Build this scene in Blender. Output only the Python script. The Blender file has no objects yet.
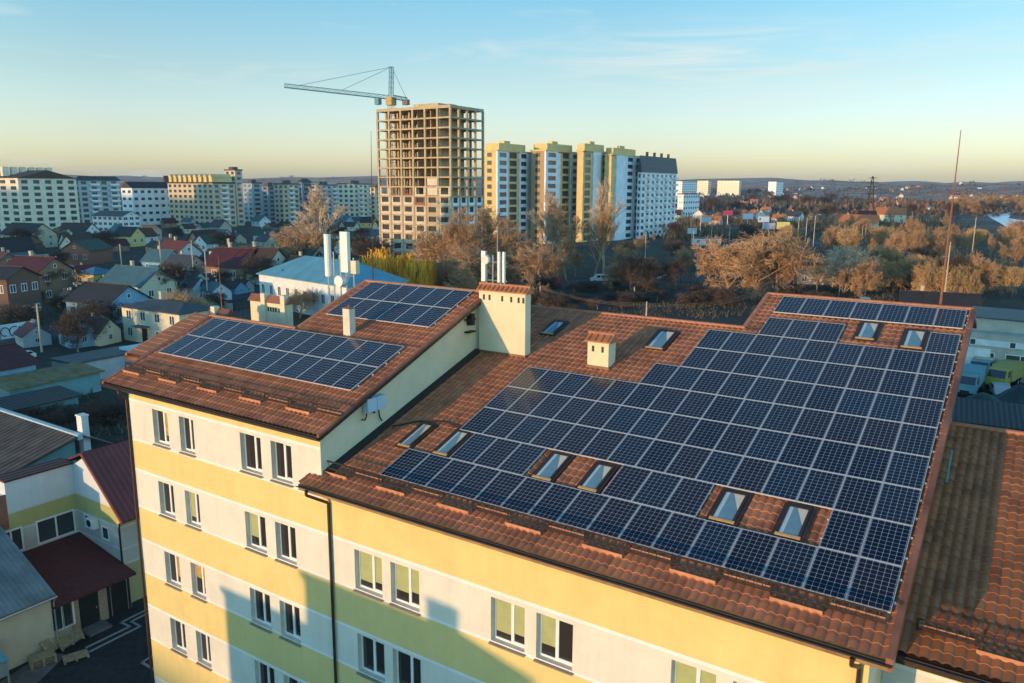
import bpy, math, random
import numpy as np
from mathutils import Vector, Matrix
R=math.radians
scene=bpy.context.scene
col=scene.collection
# ------------------------------------------------------------------ camera
CAM=np.array([18.12,-19.193,9.881]); FPX=783.67; YAW,PITCH,ROLL=-0.581555,0.193709,0.005232
def cam_axes():
    cy,sy=math.cos(YAW),math.sin(YAW);cp,sp=math.cos(PITCH),math.sin(PITCH)
    f=np.array([sy*cp,cy*cp,-sp]); r=np.array([cy,-sy,0.]); u=np.cross(r,f)
    c,s=math.cos(ROLL),math.sin(ROLL)
    return c*r+s*u,-s*r+c*u,f
AR,AU,AF=cam_axes()
cd=bpy.data.cameras.new('camera'); cam=bpy.data.objects.new('camera',cd); col.objects.link(cam)
cd.sensor_width=36; cd.lens=FPX/1024*36; cd.clip_start=.5; cd.clip_end=30000
M=Matrix.Identity(4)
for i in range(3):
    M[i][0]=AR[i];M[i][1]=AU[i];M[i][2]=-AF[i];M[i][3]=CAM[i]
cam.matrix_world=M; scene.camera=cam
scene.render.resolution_x=1024; scene.render.resolution_y=683
# ------------------------------------------------------------------ light
SUN=Vector((.29,1.,-.062)).normalized()          # direction the light travels
w=bpy.data.worlds.new('World'); scene.world=w; w.use_nodes=True
nt=w.node_tree; nt.nodes.clear()
def wn(t): return nt.nodes.new(t)
out=wn('ShaderNodeOutputWorld'); bg=wn('ShaderNodeBackground'); sky=wn('ShaderNodeTexSky')
sky.sky_type='NISHITA'; sky.sun_disc=False; sky.sun_elevation=R(6.0); sky.sun_rotation=R(196.2)
sky.air_density=1.0; sky.dust_density=1.2; sky.ozone_density=1.6; sky.altitude=200
SKY_STRENGTH=.14
bg.inputs[1].default_value=SKY_STRENGTH
tc=wn('ShaderNodeTexCoord')
# thin cirrus streaks, laid out on the sky's own directions
mp=wn('ShaderNodeMapping'); mp.inputs['Scale'].default_value=(1.6,1.6,11.); mp.inputs['Rotation'].default_value=(R(4),R(-3),R(75))
nz=wn('ShaderNodeTexNoise'); nz.inputs['Scale'].default_value=2.2; nz.inputs['Detail'].default_value=7; nz.inputs['Roughness'].default_value=.62; nz.inputs['Distortion'].default_value=.6
nt.links.new(tc.outputs['Generated'],mp.inputs[0]); nt.links.new(mp.outputs[0],nz.inputs['Vector'])
rp=wn('ShaderNodeValToRGB'); rp.color_ramp.elements[0].position=.55; rp.color_ramp.elements[1].position=.80
rp.color_ramp.elements[0].color=(0,0,0,1); rp.color_ramp.elements[1].color=(.62,.62,.62,1)
nt.links.new(nz.outputs[0],rp.inputs[0])
# warm band low over the horizon
sep=wn('ShaderNodeSeparateXYZ'); nt.links.new(tc.outputs['Generated'],sep.inputs[0])
hz=wn('ShaderNodeValToRGB'); e=hz.color_ramp.elements
e[0].position=0.; e[0].color=(1.05,.93,.80,1); e[1].position=.5; e[1].color=(1.,1.,1.,1)
SKY_TINT=[(0.0,(2.35,2.5,3.3)),(.06,(2.05,2.08,2.6)),(.13,(1.75,1.85,2.0)),(.26,(1.05,1.88,2.12)),(.55,(.9,1.7,2.2))]
e[0].position=SKY_TINT[0][0]; e[0].color=(*[c/2 for c in SKY_TINT[0][1]],1)
e[1].position=SKY_TINT[-1][0]; e[1].color=(*[c/2 for c in SKY_TINT[-1][1]],1)
for ps,c in SKY_TINT[1:-1]:
    k=e.new(ps); k.color=(*[q/2 for q in c],1)
nt.links.new(sep.outputs[2],hz.inputs[0])
mul=wn('ShaderNodeVectorMath'); mul.operation='MULTIPLY'; nt.links.new(sky.outputs[0],mul.inputs[0]); nt.links.new(hz.outputs[0],mul.inputs[1])
# unseen sky round the sun is tinted bluer to cool the facade's shade
dt=wn('ShaderNodeVectorMath'); dt.operation='DOT_PRODUCT'; dt.inputs[1].default_value=(-.278,-.96,0.); nt.links.new(tc.outputs['Generated'],dt.inputs[0])
br=wn('ShaderNodeValToRGB'); br.color_ramp.elements[0].position=.38; br.color_ramp.elements[0].color=(1,1,1,1); br.color_ramp.elements[1].position=.95; br.color_ramp.elements[1].color=(.56,.92,1.35,1); k=br.color_ramp.elements.new(.62); k.color=(1.2,1.3,1.2,1)
dm=wn('ShaderNodeMath'); dm.operation='MULTIPLY_ADD'; dm.inputs[1].default_value=.5; dm.inputs[2].default_value=.5; nt.links.new(dt.outputs['Value'],dm.inputs[0]); nt.links.new(dm.outputs[0],br.inputs[0]); m2=wn('ShaderNodeVectorMath'); m2.operation='MULTIPLY'; nt.links.new(mul.outputs[0],m2.inputs[0]); nt.links.new(br.outputs[0],m2.inputs[1]); mul=m2
dr=wn('ShaderNodeVectorMath'); dr.operation='DOT_PRODUCT'; dr.inputs[1].default_value=(.995,.10,0.); nt.links.new(tc.outputs['Generated'],dr.inputs[0])
dl=wn('ShaderNodeVectorMath'); dl.operation='DOT_PRODUCT'; dl.inputs[1].default_value=(-.94,.34,0.); nt.links.new(tc.outputs['Generated'],dl.inputs[0])
rl=wn('ShaderNodeMapRange'); rl.inputs[1].default_value=.70; rl.inputs[2].default_value=1.; rl.inputs[3].default_value=1.; rl.inputs[4].default_value=1.28; nt.links.new(dl.outputs['Value'],rl.inputs[0])
m4=wn('ShaderNodeVectorMath'); m4.operation='SCALE'; nt.links.new(mul.outputs[0],m4.inputs[0]); nt.links.new(rl.outputs[0],m4.inputs['Scale']); mul=m4
rr0=wn('ShaderNodeMapRange'); rr0.inputs[1].default_value=.22; rr0.inputs[2].default_value=.8; rr0.inputs[3].default_value=1.; rr0.inputs[4].default_value=2.6; nt.links.new(dr.outputs['Value'],rr0.inputs[0])  # unseen sky on the right brightened to fill the shaded side wall
m3=wn('ShaderNodeVectorMath'); m3.operation='SCALE'; nt.links.new(mul.outputs[0],m3.inputs[0]); nt.links.new(rr0.outputs[0],m3.inputs['Scale']); mul=m3
sc2=wn('ShaderNodeVectorMath'); sc2.operation='SCALE'; sc2.inputs['Scale'].default_value=2.; nt.links.new(mul.outputs[0],sc2.inputs[0])
# one long wisp group right of the tower
mp2=wn('ShaderNodeMapping'); mp2.inputs['Scale'].default_value=(2.2,2.2,26.); mp2.inputs['Rotation'].default_value=(R(3),R(3),R(40)); nt.links.new(tc.outputs['Generated'],mp2.inputs[0])
nz2=wn('ShaderNodeTexNoise'); nz2.inputs['Scale'].default_value=2.6; nz2.inputs['Detail'].default_value=8; nz2.inputs['Roughness'].default_value=.6; nz2.inputs['Distortion'].default_value=1.0; nt.links.new(mp2.outputs[0],nz2.inputs['Vector'])
rw=wn('ShaderNodeMapRange'); rw.inputs[1].default_value=.42; rw.inputs[2].default_value=.72; nt.links.new(nz2.outputs[0],rw.inputs[0])
d0=Vector(((720-512)/FPX*AR+(341.5-62)/FPX*AU+AF).tolist()).normalized()
dw=wn('ShaderNodeVectorMath'); dw.operation='SUBTRACT'; dw.inputs[1].default_value=d0; nt.links.new(tc.outputs['Generated'],dw.inputs[0])
ds=wn('ShaderNodeVectorMath'); ds.operation='MULTIPLY'; ds.inputs[1].default_value=(3.2,3.2,15.); nt.links.new(dw.outputs[0],ds.inputs[0])
dl2=wn('ShaderNodeVectorMath'); dl2.operation='LENGTH'; nt.links.new(ds.outputs[0],dl2.inputs[0])
rm2=wn('ShaderNodeMapRange'); rm2.interpolation_type='SMOOTHSTEP'; rm2.inputs[1].default_value=.15; rm2.inputs[2].default_value=1.; rm2.inputs[3].default_value=.75; rm2.inputs[4].default_value=0.; nt.links.new(dl2.outputs['Value'],rm2.inputs[0])
wm=wn('ShaderNodeMath'); wm.operation='MULTIPLY'; nt.links.new(rw.outputs[0],wm.inputs[0]); nt.links.new(rm2.outputs[0],wm.inputs[1])
wa=wn('ShaderNodeMath'); wa.operation='ADD'; wa.use_clamp=True; nt.links.new(rp.outputs[0],wa.inputs[0]); nt.links.new(wm.outputs[0],wa.inputs[1])
mx=wn('ShaderNodeMixRGB'); mx.inputs[2].default_value=(5.8,6.4,6.2,1)
nt.links.new(wa.outputs[0],mx.inputs[0]); nt.links.new(sc2.outputs[0],mx.inputs[1])
nt.links.new(mx.outputs[0],bg.inputs[0]); nt.links.new(bg.outputs[0],out.inputs[0])
sl=bpy.data.lights.new('sun','SUN'); sl.energy=4.05; sl.angle=R(.5); sl.color=(1.,.62,.31)
so=bpy.data.objects.new('sun',sl); col.objects.link(so); so.rotation_euler=SUN.to_track_quat('-Z','Y').to_euler()
vs=scene.view_settings; vs.view_transform='Standard'; vs.look='None'; vs.exposure=0.0; vs.gamma=1
scene.cycles.max_bounces=6; scene.cycles.transparent_max_bounces=8
# ------------------------------------------------------------------ helpers
def ray(x,y): return ((x-512)/FPX)*AR+((341.5-y)/FPX)*AU+AF
def atZ(x,y,Z=-15.):
    d=ray(x,y); return CAM+d*((Z-CAM[2])/d[2])
def atX(x,y,X):
    d=ray(x,y); return CAM+d*((X-CAM[0])/d[0])
def atY(x,y,Y):
    d=ray(x,y); return CAM+d*((Y-CAM[1])/d[1])
def atD(x,y,D):
    d=ray(x,y); return CAM+d*(D/math.hypot(d[0],d[1]))
def zpx(py,D,px=512):                      # height of what shows at row py, D metres away
    return atD(px,py,D)[2]
class MB:
    def __init__(s): s.v=[];s.f=[];s.m=[]
    def quad(s,a,b,c,d,m=0):
        n=len(s.v); s.v+=[tuple(a),tuple(b),tuple(c),tuple(d)]; s.f.append((n,n+1,n+2,n+3)); s.m.append(m)
    def tri(s,a,b,c,m=0):
        n=len(s.v); s.v+=[tuple(a),tuple(b),tuple(c)]; s.f.append((n,n+1,n+2)); s.m.append(m)
    def box(s,x0,x1,y0,y1,z0,z1,m=0):
        if x0>x1:x0,x1=x1,x0
        if y0>y1:y0,y1=y1,y0
        if z0>z1:z0,z1=z1,z0
        n=len(s.v)
        s.v+=[(x0,y0,z0),(x1,y0,z0),(x1,y1,z0),(x0,y1,z0),(x0,y0,z1),(x1,y0,z1),(x1,y1,z1),(x0,y1,z1)]
        for q in ((0,3,2,1),(4,5,6,7),(0,1,5,4),(1,2,6,5),(2,3,7,6),(3,0,4,7)):
            s.f.append(tuple(n+i for i in q)); s.m.append(m)
        return s
    def hexa(s,p,m=0):                     # 8 points, bottom 4 then top 4
        n=len(s.v); s.v+=[tuple(q) for q in p]
        for q in ((0,3,2,1),(4,5,6,7),(0,1,5,4),(1,2,6,5),(2,3,7,6),(3,0,4,7)):
            s.f.append(tuple(n+i for i in q)); s.m.append(m)
        return s
    def prism(s,poly,dvec,m=0):            # polygon pushed along dvec
        n=len(s.v); k=len(poly); d=np.array(dvec,float)
        s.v+=[tuple(q) for q in poly]+[tuple(np.array(q,float)+d) for q in poly]
        s.f.append(tuple(range(n+k-1,n-1,-1))); s.m.append(m)
        s.f.append(tuple(range(n+k,n+2*k))); s.m.append(m)
        for i in range(k):
            j=(i+1)%k; s.f.append((n+i,n+j,n+k+j,n+k+i)); s.m.append(m)
        return s
    def tube(s,p0,p1,r0,r1=None,n=6,m=0,cap=True):
        r1=r0 if r1 is None else r1
        p0=np.array(p0,float);p1=np.array(p1,float); d=p1-p0; L=np.linalg.norm(d)
        if L<1e-6: return s
        d/=L; a=np.array([0,0,1.]) if abs(d[2])<.9 else np.array([1.,0,0])
        u=np.cross(d,a);u/=np.linalg.norm(u);v=np.cross(d,u); b=len(s.v)
        for p,r in((p0,r0),(p1,r1)):
            for i in range(n):
                t=2*math.pi*i/n; s.v.append(tuple(p+r*(math.cos(t)*u+math.sin(t)*v)))
        for i in range(n):
            j=(i+1)%n; s.f.append((b+i,b+j,b+n+j,b+n+i)); s.m.append(m)
        if cap and n>2:
            s.f.append(tuple(b+i for i in range(n-1,-1,-1))); s.m.append(m); s.f.append(tuple(b+n+i for i in range(n))); s.m.append(m)
        return s
    def bar(s,p0,p1,wd,m=0): return s.tube(p0,p1,wd*.7071,n=4,m=m)
    def path(s,pts,r,n=6,m=0):
        for a,b in zip(pts[:-1],pts[1:]): s.tube(a,b,r,n=n,m=m)
        return s
    def build(s,name,mats,parent=None,org=(0,0,0),smooth=False):
        me=bpy.data.meshes.new(name)
        v=np.array(s.v,float)-np.array(org,float) if s.v else np.zeros((0,3))
        me.from_pydata(v.tolist(),[],s.f)
        if not isinstance(mats,(list,tuple)): mats=[mats]
        for m in mats: me.materials.append(m)
        if len(mats)>1: me.polygons.foreach_set('material_index',s.m)
        if smooth: me.polygons.foreach_set('use_smooth',[True]*len(s.f))
        me.update()
        o=bpy.data.objects.new(name,me); col.objects.link(o)
        if parent: o.parent=parent
        return o
def tag(o,label=None,cat=None,group=None,kind=None):
    if label:o['label']=label
    if cat:o['category']=cat
    if group:o['group']=group
    if kind:o['kind']=kind
    return o
def thing(name,label,cat,loc=(0,0,0),rz=0,group=None):
    o=bpy.data.objects.new(name,None); col.objects.link(o); o.location=loc; o.rotation_euler=(0,0,rz)
    o.empty_display_size=.3
    return tag(o,label,cat,group)
def kids(o): return list(o.children)
def copy_tree(o,parent=None):
    c=o.copy(); col.objects.link(c); c.parent=parent
    for ch in KID.get(o.name,[]): copy_tree(ch,c)
    return c
KID={}
LATE=[]
def reg(root):                              # remember a prototype's children for quick copying
    for o in [root]: 
        ch=[q for q in bpy.data.objects if q.parent==o]; KID[o.name]=ch
        for c in ch: reg(c)
    return root
# ------------------------------------------------------------------ materials
def new_mat(name):
    m=bpy.data.materials.new(name); m.use_nodes=True; nt=m.node_tree; b=nt.nodes['Principled BSDF']; return m,nt,b
def mat(name,c,rough=.8,metal=0,var=.18,scale=3.,bump=.0,bscale=None,spec=None,emit=None,stain=None):
    m,nt,b=new_mat(name); N=nt.nodes.new; L=nt.links.new
    b.inputs['Roughness'].default_value=rough; b.inputs['Metallic'].default_value=metal
    if spec is not None: b.inputs['Specular IOR Level'].default_value=spec
    t=N('ShaderNodeTexCoord'); n=N('ShaderNodeTexNoise'); n.inputs['Scale'].default_value=scale; n.inputs['Detail'].default_value=5; n.inputs['Roughness'].default_value=.6
    L(t.outputs['Object'],n.inputs['Vector'])
    r=N('ShaderNodeValToRGB'); r.color_ramp.elements[0].position=.3; r.color_ramp.elements[1].position=.7
    lo=tuple(max(0,x*(1-var)) for x in c[:3])+(1,); hi=tuple(min(1,x*(1+var)) for x in c[:3])+(1,)
    if stain: lo=(*stain,1)
    r.color_ramp.elements[0].color=lo; r.color_ramp.elements[1].color=hi
    L(n.outputs[0],r.inputs[0]); L(r.outputs[0],b.inputs['Base Color'])
    if bump:
        n2=N('ShaderNodeTexNoise'); n2.inputs['Scale'].default_value=bscale or scale*8; n2.inputs['Detail'].default_value=4
        L(t.outputs['Object'],n2.inputs['Vector']); bp=N('ShaderNodeBump'); bp.inputs['Strength'].default_value=bump; bp.inputs['Distance'].default_value=.05
        L(n2.outputs[0],bp.inputs['Height']); L(bp.outputs[0],b.inputs['Normal'])
    if emit: b.inputs['Emission Color'].default_value=(*emit[:3],1); b.inputs['Emission Strength'].default_value=emit[3]
    return m
def math_node(nt,op,a,b=None,c=None):
    n=nt.nodes.new('ShaderNodeMath'); n.operation=op
    for i,x in enumerate((a,b,c)):
        if x is None: continue
        if isinstance(x,(int,float)): n.inputs[i].default_value=x
        else: nt.links.new(x,n.inputs[i])
    return n.outputs[0]
def banded(name,edges,cols,line,rough=.85,lw=.055):
    """plaster painted in level bands; edges are heights (object z), ordered upward"""
    m,nt,b=new_mat(name); N=nt.nodes.new; L=nt.links.new
    t=N('ShaderNodeTexCoord'); s=N('ShaderNodeSeparateXYZ'); L(t.outputs['Object'],s.inputs[0]); z=s.outputs[2]
    cur=None
    rgb=N('ShaderNodeRGB'); rgb.outputs[0].default_value=(*cols[0],1); cur=rgb.outputs[0]
    for ed,c in zip(edges,cols[1:]):
        g=math_node(nt,'GREATER_THAN',z,ed); mx=N('ShaderNodeMixRGB'); L(g,mx.inputs[0]); L(cur,mx.inputs[1]); mx.inputs[2].default_value=(*c,1); cur=mx.outputs[0]
    for ed in edges:
        g=math_node(nt,'LESS_THAN',math_node(nt,'ABSOLUTE',math_node(nt,'SUBTRACT',z,ed)),lw)
        mx=N('ShaderNodeMixRGB'); L(g,mx.inputs[0]); L(cur,mx.inputs[1]); mx.inputs[2].default_value=(*line,1); cur=mx.outputs[0]
    n=N('ShaderNodeTexNoise'); n.inputs['Scale'].default_value=.9; n.inputs['Detail'].default_value=8; n.inputs['Roughness'].default_value=.65; L(t.outputs['Object'],n.inputs['Vector'])
    mr=N('ShaderNodeMapRange'); mr.inputs[1].default_value=.3; mr.inputs[2].default_value=.7; mr.inputs[3].default_value=.91; mr.inputs[4].default_value=1.06; L(n.outputs[0],mr.inputs[0])
    # faint rain streaks
    mp=N('ShaderNodeMapping'); mp.inputs['Scale'].default_value=(5,5,.25); L(t.outputs['Object'],mp.inputs[0])
    n3=N('ShaderNodeTexNoise'); n3.inputs['Scale'].default_value=1.; n3.inputs['Detail'].default_value=4; L(mp.outputs[0],n3.inputs['Vector'])
    mr3=N('ShaderNodeMapRange'); mr3.inputs[1].default_value=.35; mr3.inputs[2].default_value=.6; mr3.inputs[3].default_value=.97; mr3.inputs[4].default_value=1.; L(n3.outputs[0],mr3.inputs[0])
    k=math_node(nt,'MULTIPLY',mr.outputs[0],mr3.outputs[0])
    vm=N('ShaderNodeVectorMath'); vm.operation='SCALE'; L(cur,vm.inputs[0]); L(k,vm.inputs['Scale']); L(vm.outputs[0],b.inputs['Base Color'])
    n2=N('ShaderNodeTexNoise'); n2.inputs['Scale'].default_value=40; L(t.outputs['Object'],n2.inputs['Vector'])
    bp=N('ShaderNodeBump'); bp.inputs['Strength'].default_value=.25; bp.inputs['Distance'].default_value=.02; L(n2.outputs[0],bp.inputs['Height']); L(bp.outputs[0],b.inputs['Normal'])
    b.inputs['Roughness'].default_value=rough; return m
def corrugated(name,c,period,axis='X',rough=.5,strength=.6,c2=None,metal=0,row=None):
    """ribbed sheet: colour shift between ridges plus bump; axis = object axis across the ribs"""
    m,nt,b=new_mat(name); N=nt.nodes.new; L=nt.links.new
    t=N('ShaderNodeTexCoord'); s=N('ShaderNodeSeparateXYZ'); L(t.outputs['Object'],s.inputs[0])
    x=s.outputs['XYZ'.index(axis)]
    sn=math_node(nt,'SINE',math_node(nt,'MULTIPLY',x,2*math.pi/period)); h=math_node(nt,'MULTIPLY_ADD',sn,.5,.5)
    n=N('ShaderNodeTexNoise'); n.inputs['Scale'].default_value=.8; n.inputs['Detail'].default_value=6; L(t.outputs['Object'],n.inputs['Vector'])
    r=N('ShaderNodeValToRGB'); r.color_ramp.elements[0].position=.3; r.color_ramp.elements[1].position=.7
    c2=c2 or tuple(q*.7 for q in c); r.color_ramp.elements[0].color=(*c2,1); r.color_ramp.elements[1].color=(*c,1); L(n.outputs[0],r.inputs[0])
    L(r.outputs[0],b.inputs['Base Color'])
    bp=N('ShaderNodeBump'); bp.inputs['Strength'].default_value=strength; bp.inputs['Distance'].default_value=period*.2; L(h,bp.inputs['Height']); L(bp.outputs[0],b.inputs['Normal'])
    b.inputs['Roughness'].default_value=rough; b.inputs['Metallic'].default_value=metal; return m
def bricks(name,c1,c2,mortar,scale=4.):
    m,nt,b=new_mat(name); N=nt.nodes.new; L=nt.links.new
    t=N('ShaderNodeTexCoord'); s=N('ShaderNodeSeparateXYZ'); L(t.outputs['Object'],s.inputs[0])
    cb=N('ShaderNodeCombineXYZ'); L(math_node(nt,'ADD',s.outputs[0],s.outputs[1]),cb.inputs[0]); L(s.outputs[2],cb.inputs[1])
    k=N('ShaderNodeTexBrick'); k.inputs['Scale'].default_value=scale; k.inputs['Color1'].default_value=(*c1,1);k.inputs['Color2'].default_value=(*c2,1);k.inputs['Mortar'].default_value=(*mortar,1); k.inputs['Mortar Size'].default_value=.012
    L(cb.outputs[0],k.inputs['Vector']); L(k.outputs[0],b.inputs['Base Color']); b.inputs['Roughness'].default_value=.9; return m
def cell_mat():
    m,nt,b=new_mat('solar_cells'); N=nt.nodes.new; L=nt.links.new
    t=N('ShaderNodeTexCoord'); s=N('ShaderNodeSeparateXYZ'); L(t.outputs['Object'],s.inputs[0])
    def tri(o,off,pitch):               # distance (m) from the nearest cell edge
        f=math_node(nt,'FRACT',math_node(nt,'DIVIDE',math_node(nt,'SUBTRACT',o,off),pitch))
        return math_node(nt,'MULTIPLY',math_node(nt,'MINIMUM',f,math_node(nt,'SUBTRACT',1.,f)),pitch)
    dx=tri(s.outputs[0],.032,.156); dy=tri(s.outputs[1],.035,.158)
    l1=math_node(nt,'LESS_THAN',math_node(nt,'MINIMUM',dx,dy),.0036)
    l2=math_node(nt,'LESS_THAN',math_node(nt,'ADD',dx,dy),.017)
    ln=math_node(nt,'MAXIMUM',l1,l2)
    oi=N('ShaderNodeObjectInfo')
    r=N('ShaderNodeValToRGB'); r.color_ramp.elements[0].color=(.003,.006,.018,1); r.color_ramp.elements[1].color=(.006,.017,.036,1)
    k=r.color_ramp.elements.new(.45); k.color=(.013,.010,.018,1)  # random brownish tint stands in for reflections that differ per panel
    L(oi.outputs['Random'],r.inputs[0])
    mx=N('ShaderNodeMixRGB'); L(ln,mx.inputs[0]); L(r.outputs[0],mx.inputs[1]); mx.inputs[2].default_value=(.34,.40,.44,1); L(mx.outputs[0],b.inputs['Base Color'])
    n=N('ShaderNodeTexNoise'); n.inputs['Scale'].default_value=2; L(t.outputs['Object'],n.inputs['Vector'])
    L(math_node(nt,'MULTIPLY_ADD',n.outputs[0],.16,.08),b.inputs['Roughness']); b.inputs['Specular IOR Level'].default_value=.45
    return m
def tile_mat(name,c,c2,c3,period,rough=.55):
    m,nt,b=new_mat(name); N=nt.nodes.new; L=nt.links.new
    t=N('ShaderNodeTexCoord'); s=N('ShaderNodeSeparateXYZ'); L(t.outputs['Object'],s.inputs[0])
    fx=math_node(nt,'FLOOR',math_node(nt,'DIVIDE',s.outputs[0],period)); fy=math_node(nt,'FLOOR',math_node(nt,'DIVIDE',s.outputs[1],.35))
    cb=N('ShaderNodeCombineXYZ'); L(fx,cb.inputs[0]); L(fy,cb.inputs[1])
    wnz=N('ShaderNodeTexWhiteNoise'); L(cb.outputs[0],wnz.inputs['Vector'])
    n=N('ShaderNodeTexNoise'); n.inputs['Scale'].default_value=.7; n.inputs['Detail'].default_value=6; L(t.outputs['Object'],n.inputs['Vector'])
    v=math_node(nt,'MULTIPLY_ADD',wnz.outputs['Value'],.3,math_node(nt,'MULTIPLY',n.outputs[0],.8))
    r=N('ShaderNodeValToRGB'); e=r.color_ramp.elements; e[0].position=.22; e[1].position=.85; e[0].color=(*c2,1); e[1].color=(*c3,1); k=e.new(.52); k.color=(*c,1)
    L(v,r.inputs[0]); L(r.outputs[0],b.inputs['Base Color']); b.inputs['Roughness'].default_value=rough; b.inputs['Specular IOR Level'].default_value=.18
    return m
YEL=(.74,.58,.22); CRM=(.71,.675,.55); WHT=(.80,.79,.74)
# object z of the bands = world z + 15
FE=[2.2,4.2,5.9,7.55,9.15,10.75,12.5,13.9,15.72]
M_fac=banded('banded_plaster',FE,[CRM,YEL,CRM,YEL,CRM,YEL,CRM,YEL,CRM,YEL],WHT)
FE2=[2.2,4.2,5.9,7.55,9.15,10.75,12.5]
M_fac2=banded('banded_plaster_lower',FE2,[CRM,YEL,CRM,YEL,CRM,YEL,CRM,YEL],WHT)
M_side=mat('pale_green_plaster',(.70,.62,.40),.9,var=.07,scale=1.2,bump=.2,bscale=40)
M_tile=tile_mat('terracotta_metal_tile',(.36,.135,.064),(.19,.075,.042),(.52,.195,.09),.24)
M_tile2=tile_mat('ochre_concrete_tile',(.31,.12,.05),(.15,.058,.03),(.42,.165,.07),.26)
M_ridge=mat('terracotta_ridge_metal',(.42,.16,.07),.5,var=.2,scale=2)
M_brown=mat('dark_brown_metal',(.04,.022,.015),.45,var=.3,scale=2)
M_trim=mat('verge_trim_metal',(.22,.085,.045),.42,var=.6,scale=.45)  # broad tone swings stand in for lit and reflecting lengths of trim
M_soffit=mat('soffit_boards',(.30,.17,.07),.7,var=.3,scale=2)
M_white=mat('white_pvc',(.78,.76,.70),.45,var=.05)
M_sill=mat('grey_sill_metal',(.28,.23,.17),.5,var=.2)
M_reveal=mat('grey_reveal_plaster',(.66,.60,.48),.9,var=.1)
def glass(name,c,rough=.06,spec=.8):
    m,nt,b=new_mat(name); b.inputs['Base Color'].default_value=(*c,1); b.inputs['Roughness'].default_value=rough; b.inputs['Specular IOR Level'].default_value=spec; return m
M_glass=glass('dark_window_glass',(.035,.032,.028))
M_glass_far=mat('distant_window_glass',(.05,.06,.065),.25,var=.5,scale=.3,spec=.6)
M_blind=mat('green_blind',(.36,.38,.16),.8,var=.1)
M_blind2=mat('amber_curtain',(.45,.27,.06),.8,var=.3,scale=6)
M_blind3=mat('pale_blind',(.42,.42,.28),.8,var=.1)
M_cell=cell_mat()
M_alu=mat('anodised_frame',(.56,.57,.55),.45,metal=.2,var=.05)
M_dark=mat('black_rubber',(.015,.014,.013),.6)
M_skg=glass('roof_window_glass',(.10,.20,.26),.08,.9)
M_lining_sunlit=mat('roof_window_sunlit_lining',(.62,.55,.40),.7,var=.06)
M_sunlit_bar=mat('sunlit_bar_orange',(.55,.33,.12),.55,var=.15,scale=6)
M_board=mat('orange_snow_board',(.50,.20,.09),.55,var=.25,scale=3)
M_iron=mat('brown_iron',(.045,.027,.018),.5,var=.3)
M_gal=mat('galvanised_steel',(.45,.47,.47),.4,metal=.6,var=.12)
M_conc=mat('raw_concrete',(.46,.35,.21),.9,var=.2,scale=.6,bump=.2,bscale=5)
M_concd=mat('dark_concrete',(.20,.16,.12),.9,var=.25,scale=.6)
M_blockw=mat('pale_block_infill',(.62,.52,.38),.9,var=.15,scale=1.)
M_redb=bricks('red_brick',(.32,.10,.05),(.22,.07,.04),(.35,.30,.24),3.)
M_brickd=bricks('brown_brick',(.16,.08,.05),(.11,.055,.04),(.2,.17,.13),4.)
M_bark=mat('grey_bark',(.34,.22,.12),.9,var=.3,scale=2,bump=.4,bscale=9)
M_twig=mat('bare_twigs',(.44,.26,.13),.9,var=.35,scale=.35)
M_twig_g=mat('golden_willow_twigs',(.80,.38,.03),.85,var=.25,scale=.4)
M_twig_p=mat('pale_twigs',(.58,.42,.27),.85,var=.2,scale=.4)
M_twig_d=mat('dark_twigs',(.10,.065,.045),.9,var=.4,scale=.3)
M_twig_o=mat('olive_twigs',(.45,.29,.13),.9,var=.3,scale=.3)
M_conif=mat('dark_evergreen',(.035,.055,.03),.85,var=.4,scale=.5)
COLS={'white':(.62,.62,.58),'cream':(.60,.53,.36),'ochre':(.52,.36,.12),'grey':(.36,.36,.34),'beige':(.46,.38,.26),'blue':(.18,.34,.45),'pink':(.52,.34,.24),'brown':(.24,.14,.08),'yellow':(.62,.47,.18),'teal':(.14,.27,.27)}
MW={k:mat(k+'_render',tuple(min(.82,q*1.15) for q in v),.9,var=.12,scale=.8,bump=.15,bscale=20) for k,v in COLS.items()}
RCF=.62
RC={'dark':(.055,.045,.04),'brown':(.13,.065,.04),'red':(.24,.055,.035),'maroon':(.15,.03,.028),'teal':(.10,.24,.27),'blue':(.10,.30,.42),'green':(.06,.12,.08),'grey':(.17,.17,.16),'orange':(.58,.20,.07),'slate':(.10,.11,.12)}
MR={k:corrugated(k+'_roofing',tuple(q*(1. if k=='orange' else RCF) for q in v),.45,'X',.6,.5,metal=0) for k,v in RC.items()}
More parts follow.
